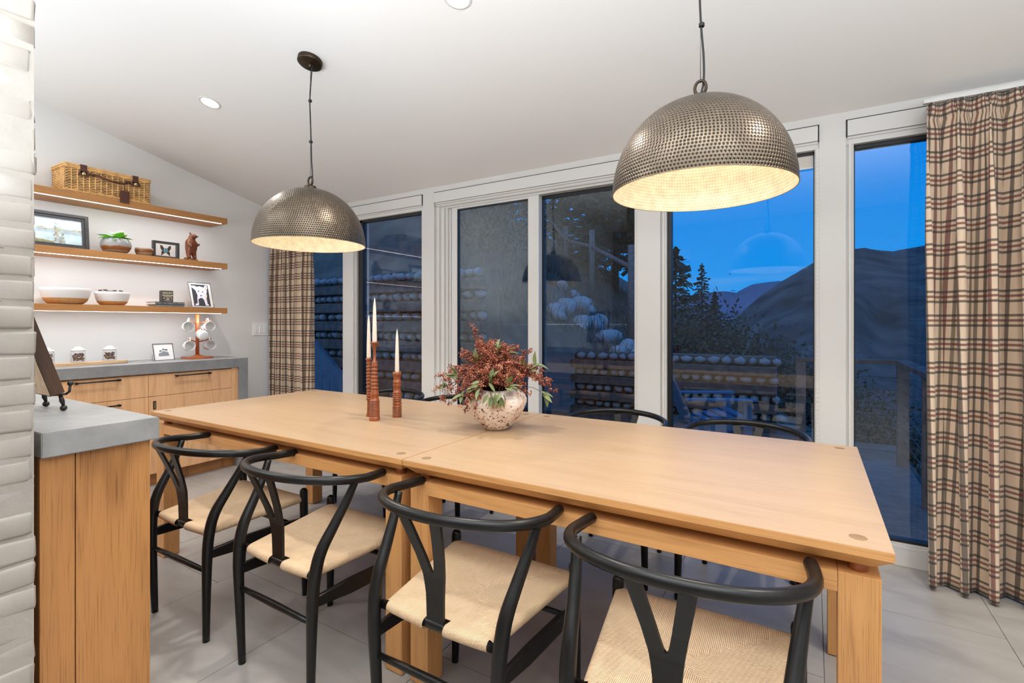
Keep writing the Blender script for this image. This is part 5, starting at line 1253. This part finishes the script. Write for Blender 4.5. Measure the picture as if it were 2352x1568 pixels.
# ---- deer fence
fn = thing('wire_fence', 'weathered post and rail fence climbing the grassy slope outside', 'fence', (-3.44, 10.8, .7))
fp = [(-3.44, 10.8), (-5.7, 14.06), (-7.65, 16.4), (-10.2, 19.6), (-12.6, 22.8)]; tops = []
for k, (x, y) in enumerate(fp):
    z = gh(x, y); zt_ = [2.95, 4.02, 4.72, z + 1.8, z + 1.8][k]; tops.append(Vector((x, y, zt_)) - fn.location)
    obj('post', MB().tube([Vector((x, y, z - .2)) - fn.location, Vector((x, y, zt_)) - fn.location], .085, 9), M['fencewood'], fn)
wm = MB()
for a, b_ in zip(tops, tops[1:]):
    A, B = a + Vector((0, 0, -.50)), b_ + Vector((0, 0, -.50)); obj('rail', MB().tube([A, B], .055, 8), M['fencewood'], fn)
    for k in range(14):
        t = (k + .5) / 14; q = a.lerp(b_, t); wm.tube([q + Vector((0, 0, -1.4)), q + Vector((0, 0, -.1))], .003, 3)
    for h in (-.15, -.35, -.7, -.9, -1.1): wm.tube([a + Vector((0, 0, h)), b_ + Vector((0, 0, h))], .003, 3)
obj('wire_mesh', wm, M['steel'], fn, kind='stuff')

# ---- trees and brush
def conifer(label, p, H_, rad_, seed, ntw=900, grp=None, lean=0):
    t_ = thing('pine_tree', label, 'tree', p, 0, grp); rr = random.Random(seed)
    obj('trunk', MB().tube([(0, 0, -.3), (.0, 0, H_ * .5), (0, 0, H_)], [H_ * .018, H_ * .012, .01], 8), M['bark'], t_)
    m = MB(); bm = m.bm; nbr = int(ntw / 12)
    for k in range(nbr):
        f_ = (k + rr.random()) / nbr; z = H_ * lerp(.12, .99, f_); L = rad_ * (1 - f_) ** .75 * rr.uniform(.55, 1.1) + .06 * H_ * .1; az = k * 2.399 + rr.uniform(-.4, .4); dr = rr.uniform(-.30, .06)
        d = Vector((math.cos(az), math.sin(az), dr)); sd_ = Vector((-math.sin(az), math.cos(az), 0))
        m.tube([(0, 0, z), Vector((0, 0, z)) + d * L], [.018 * L + .004, .003], 4, m=1, caps=False)
        for q in range(26):
            s_ = rr.uniform(.18, 1.04); c = Vector((0, 0, z)) + d * (L * s_) + sd_ * rr.gauss(0, .12) * L * (1.2 - s_ * .6) + Vector((0, 0, rr.gauss(-.03, .05) * L)); w = rad_ * rr.uniform(.05, .10)
            e1 = Vector((rr.gauss(0, 1), rr.gauss(0, 1), rr.gauss(0, .5))).normalized() * w; e2 = Vector((rr.gauss(0, 1), rr.gauss(0, 1), rr.gauss(-.2, .5))).normalized() * w * .8
            vv = [bm.verts.new(x) for x in (c - e1, c + e2, c + e1, c - e2)]; bm.faces.new(vv)
    obj('needles', m, [M['needle'], M['bark']], t_, kind='stuff', recalc=False)
    return t_
def gp(u, d, dz=0): p = at(u, 742, d); return (p.x, p.y, gh(p.x, p.y) + dz)
conifer('big dark pine against the blue sky outside the sliding door', gp(1412, 18.5), 9.5, 2.7, 1, 2400)
for u, d, H_, rd, sd_, lb in ((1612, 42, 5.6, 1.35, 2, 'tall narrow pine on the skyline seen under the big pendant'), (1642, 40, 4.0, 1.25, 3, 'shorter pine on the skyline beside the tall narrow one'), (1552, 30, 4.6, 1.7, 4, 'rounded pine on the skyline at the left edge of the centre window'),
                               (1215, 21, 5.0, 1.9, 5, 'dark pine high on the slope behind the door stile'), (1120, 19, 4.6, 1.8, 6, 'dark pine at the top of the slope seen in the sliding panel'), (1290, 27, 5.5, 2.0, 7, 'hazy pine up the slope left of the big dark pine'), (1060, 15, 3.8, 1.6, 8, 'dark pine at the left edge of the sliding panel'), (1352, 25, 5.2, 1.8, 10, 'pine directly behind the fence, beside the big dark pine')):
    conifer(lb, gp(u, d, -.3), H_, rd, sd_, 800)
def bush(label, p, r, seed, n=1500, grp=None):
    t_ = thing('brush_shrub', label, 'shrub', p, 0, grp); rr = random.Random(seed); m = MB(); bm = m.bm
    for k in range(10):
        a = rr.random() * 6.283; m.tube([(0, 0, -.1), (r * .5 * math.cos(a), r * .5 * math.sin(a), r * rr.uniform(.5, 1.1))], [.02 * r, .006 * r], 4, m=1, caps=False)
    for q in range(n):
        v = Vector((rr.gauss(0, .42), rr.gauss(0, .42), abs(rr.gauss(.45, .35)))) * r; w = r * rr.uniform(.025, .06)
        e1 = Vector((rr.gauss(0, 1), rr.gauss(0, 1), rr.gauss(0, 1))).normalized() * w; e2 = Vector((rr.gauss(0, 1), rr.gauss(0, 1), rr.gauss(0, 1))).normalized() * w * .6
        bm.faces.new([bm.verts.new(x) for x in (v - e1, v + e2, v + e1, v - e2)])
    obj('foliage', m, [M['brush'], M['bark']], t_, kind='stuff', recalc=False)
SL_ = ['dark brush clump at the left edge of the sliding panel, low on the slope', 'dark brush clump on the slope in the middle of the sliding panel', 'brush clump under the rounded skyline pine, centre window', 'brush clump below the tall narrow skyline pine', 'brush clump right of the skyline pines', 'near brush clump at the left edge of the centre window',
       'brush clump under the lamp reflection, centre of the centre window', 'brush clump at the foot of the dark hill, right half of the centre window', 'brush clump beside the wide white post, centre window', 'brush clump behind the railing, left part of the right window', 'brush clump behind the railing corner post', 'distant wide brush clump hidden behind the wide white post', 'low brush clump behind the blue deck chair', 'brush clump behind the post between door and centre window']
for k, (u, d, r) in enumerate([(1085, 9.6, 1.2), (1120, 10.5, 1.1), (1590, 15, 1.7), (1640, 16, 1.8), (1690, 17, 1.7), (1560, 12, 1.2), (1735, 19, 1.6), (1800, 16, 1.7), (1850, 15, 1.8), (1990, 14, 1.6), (2080, 13, 1.5), (1930, 22, 2.2), (1760, 13, 1.3), (1500, 13, 1.0)]):
    bush(SL_[k], gp(u, d, -.1), r, 50 + k, 1500, 'sage brush clumps on the hillside')

# ---- deck, railing, outdoor chair, stair cheek
dk = thing('timber_deck', 'grey board deck outside the windows', 'deck', (-3, 4.6, -.3)); dk['kind'] = 'structure'
obj('joists', MB().box(-3.6, 3.74, -1.2, 1.4, 0, .118), M['timber'], dk)
for k in range(19):
    y = -1.22 + k * .1425; obj('plank', MB().box(-3.6, 3.78, y, y + .137, .12, .15, .003), M['deck'], dk)
rl = thing('deck_railing', 'deck railing with dark top rail, posts and steel cables outside the right window', 'railing', (.74, 6.05, -.15))
for x, y in ((0, 0), (-.85, 0), (0, -1.3), (0, -2.5)):
    obj('post', MB().box(x - .045, x + .045, y - .045, y + .045, 0, .97, .004), M['fencewood'], rl)
obj('top_rail', MB().box(-.90, .07, -.055, .055, .97, 1.01, .004), M['timber'], rl); obj('top_rail', MB().box(-.055, .055, -2.55, -.056, .97, 1.01, .004), M['timber'], rl)
for h in (.12, .24, .36, .48, .60, .72, .84):
    obj('cable', MB().tube([(-.85, 0, h), (0, 0, h)], .0035, 6), M['steel'], rl); obj('cable', MB().tube([(0, 0, h), (0, -2.5, h)], .0035, 6), M['steel'], rl)
ac = thing('adirondack_chair', 'slate blue slatted deck chair outside the centre window', 'chair', (-.98, 6.55 - .62, -.15), R(-62))
for k in range(5): obj('back_slat', MB().box(-.26 + k * .105, -.165 + k * .105, -.010, .010, 0, (.70, .76, .80, .76, .70)[k], .003, M=Matrix.Translation((0, -.25, .26)) @ Matrix.Rotation(R(24), 4, 'X')), M['chairblue'], ac)
for k in range(5): obj('seat_slat', MB().box(-.27, .27, -.24 + k * .105, -.145 + k * .105, .28 + k * .022, .30 + k * .022, .002), M['chairblue'], ac)
for s in (-1, 1):
    obj('arm', MB().box(s * .30 - .06, s * .30 + .06, -.36, .36, .545, .567, .003), M['chairblue'], ac); obj('leg', MB().box(s * .285 - .012, s * .285 + .012, .24, .33, 0, .544, .002), M['chairblue'], ac)
    m = MB(); m.prism([(s * .285 - .011, -.62, 0), (s * .285 - .011, -.50, 0), (s * .285 - .011, .30, .30), (s * .285 - .011, .30, .40), (s * .285 - .011, -.30, .27)], (.022, 0, 0)); obj('leg', m, M['chairblue'], ac)
sc_ = thing('stair_cheek', 'sloping grey blue board of an outdoor stair by the left curtain', 'stair', (-5.6, 4.55, -.3))
m = MB(); m.prism([(-.9, 0, 1.62), (-.9, 0, 1.36), (.78, 0, .10), (.78, 0, .36)], (0, .06, 0)); obj('stringer', m, M['bluewood'], sc_)
for k in range(9): obj('panel_board', MB().box(-.9 + k * .16, -.745 + k * .16, .012, .042, 0, 1.34 - k * .118, .002), M['bluewood'], sc_)
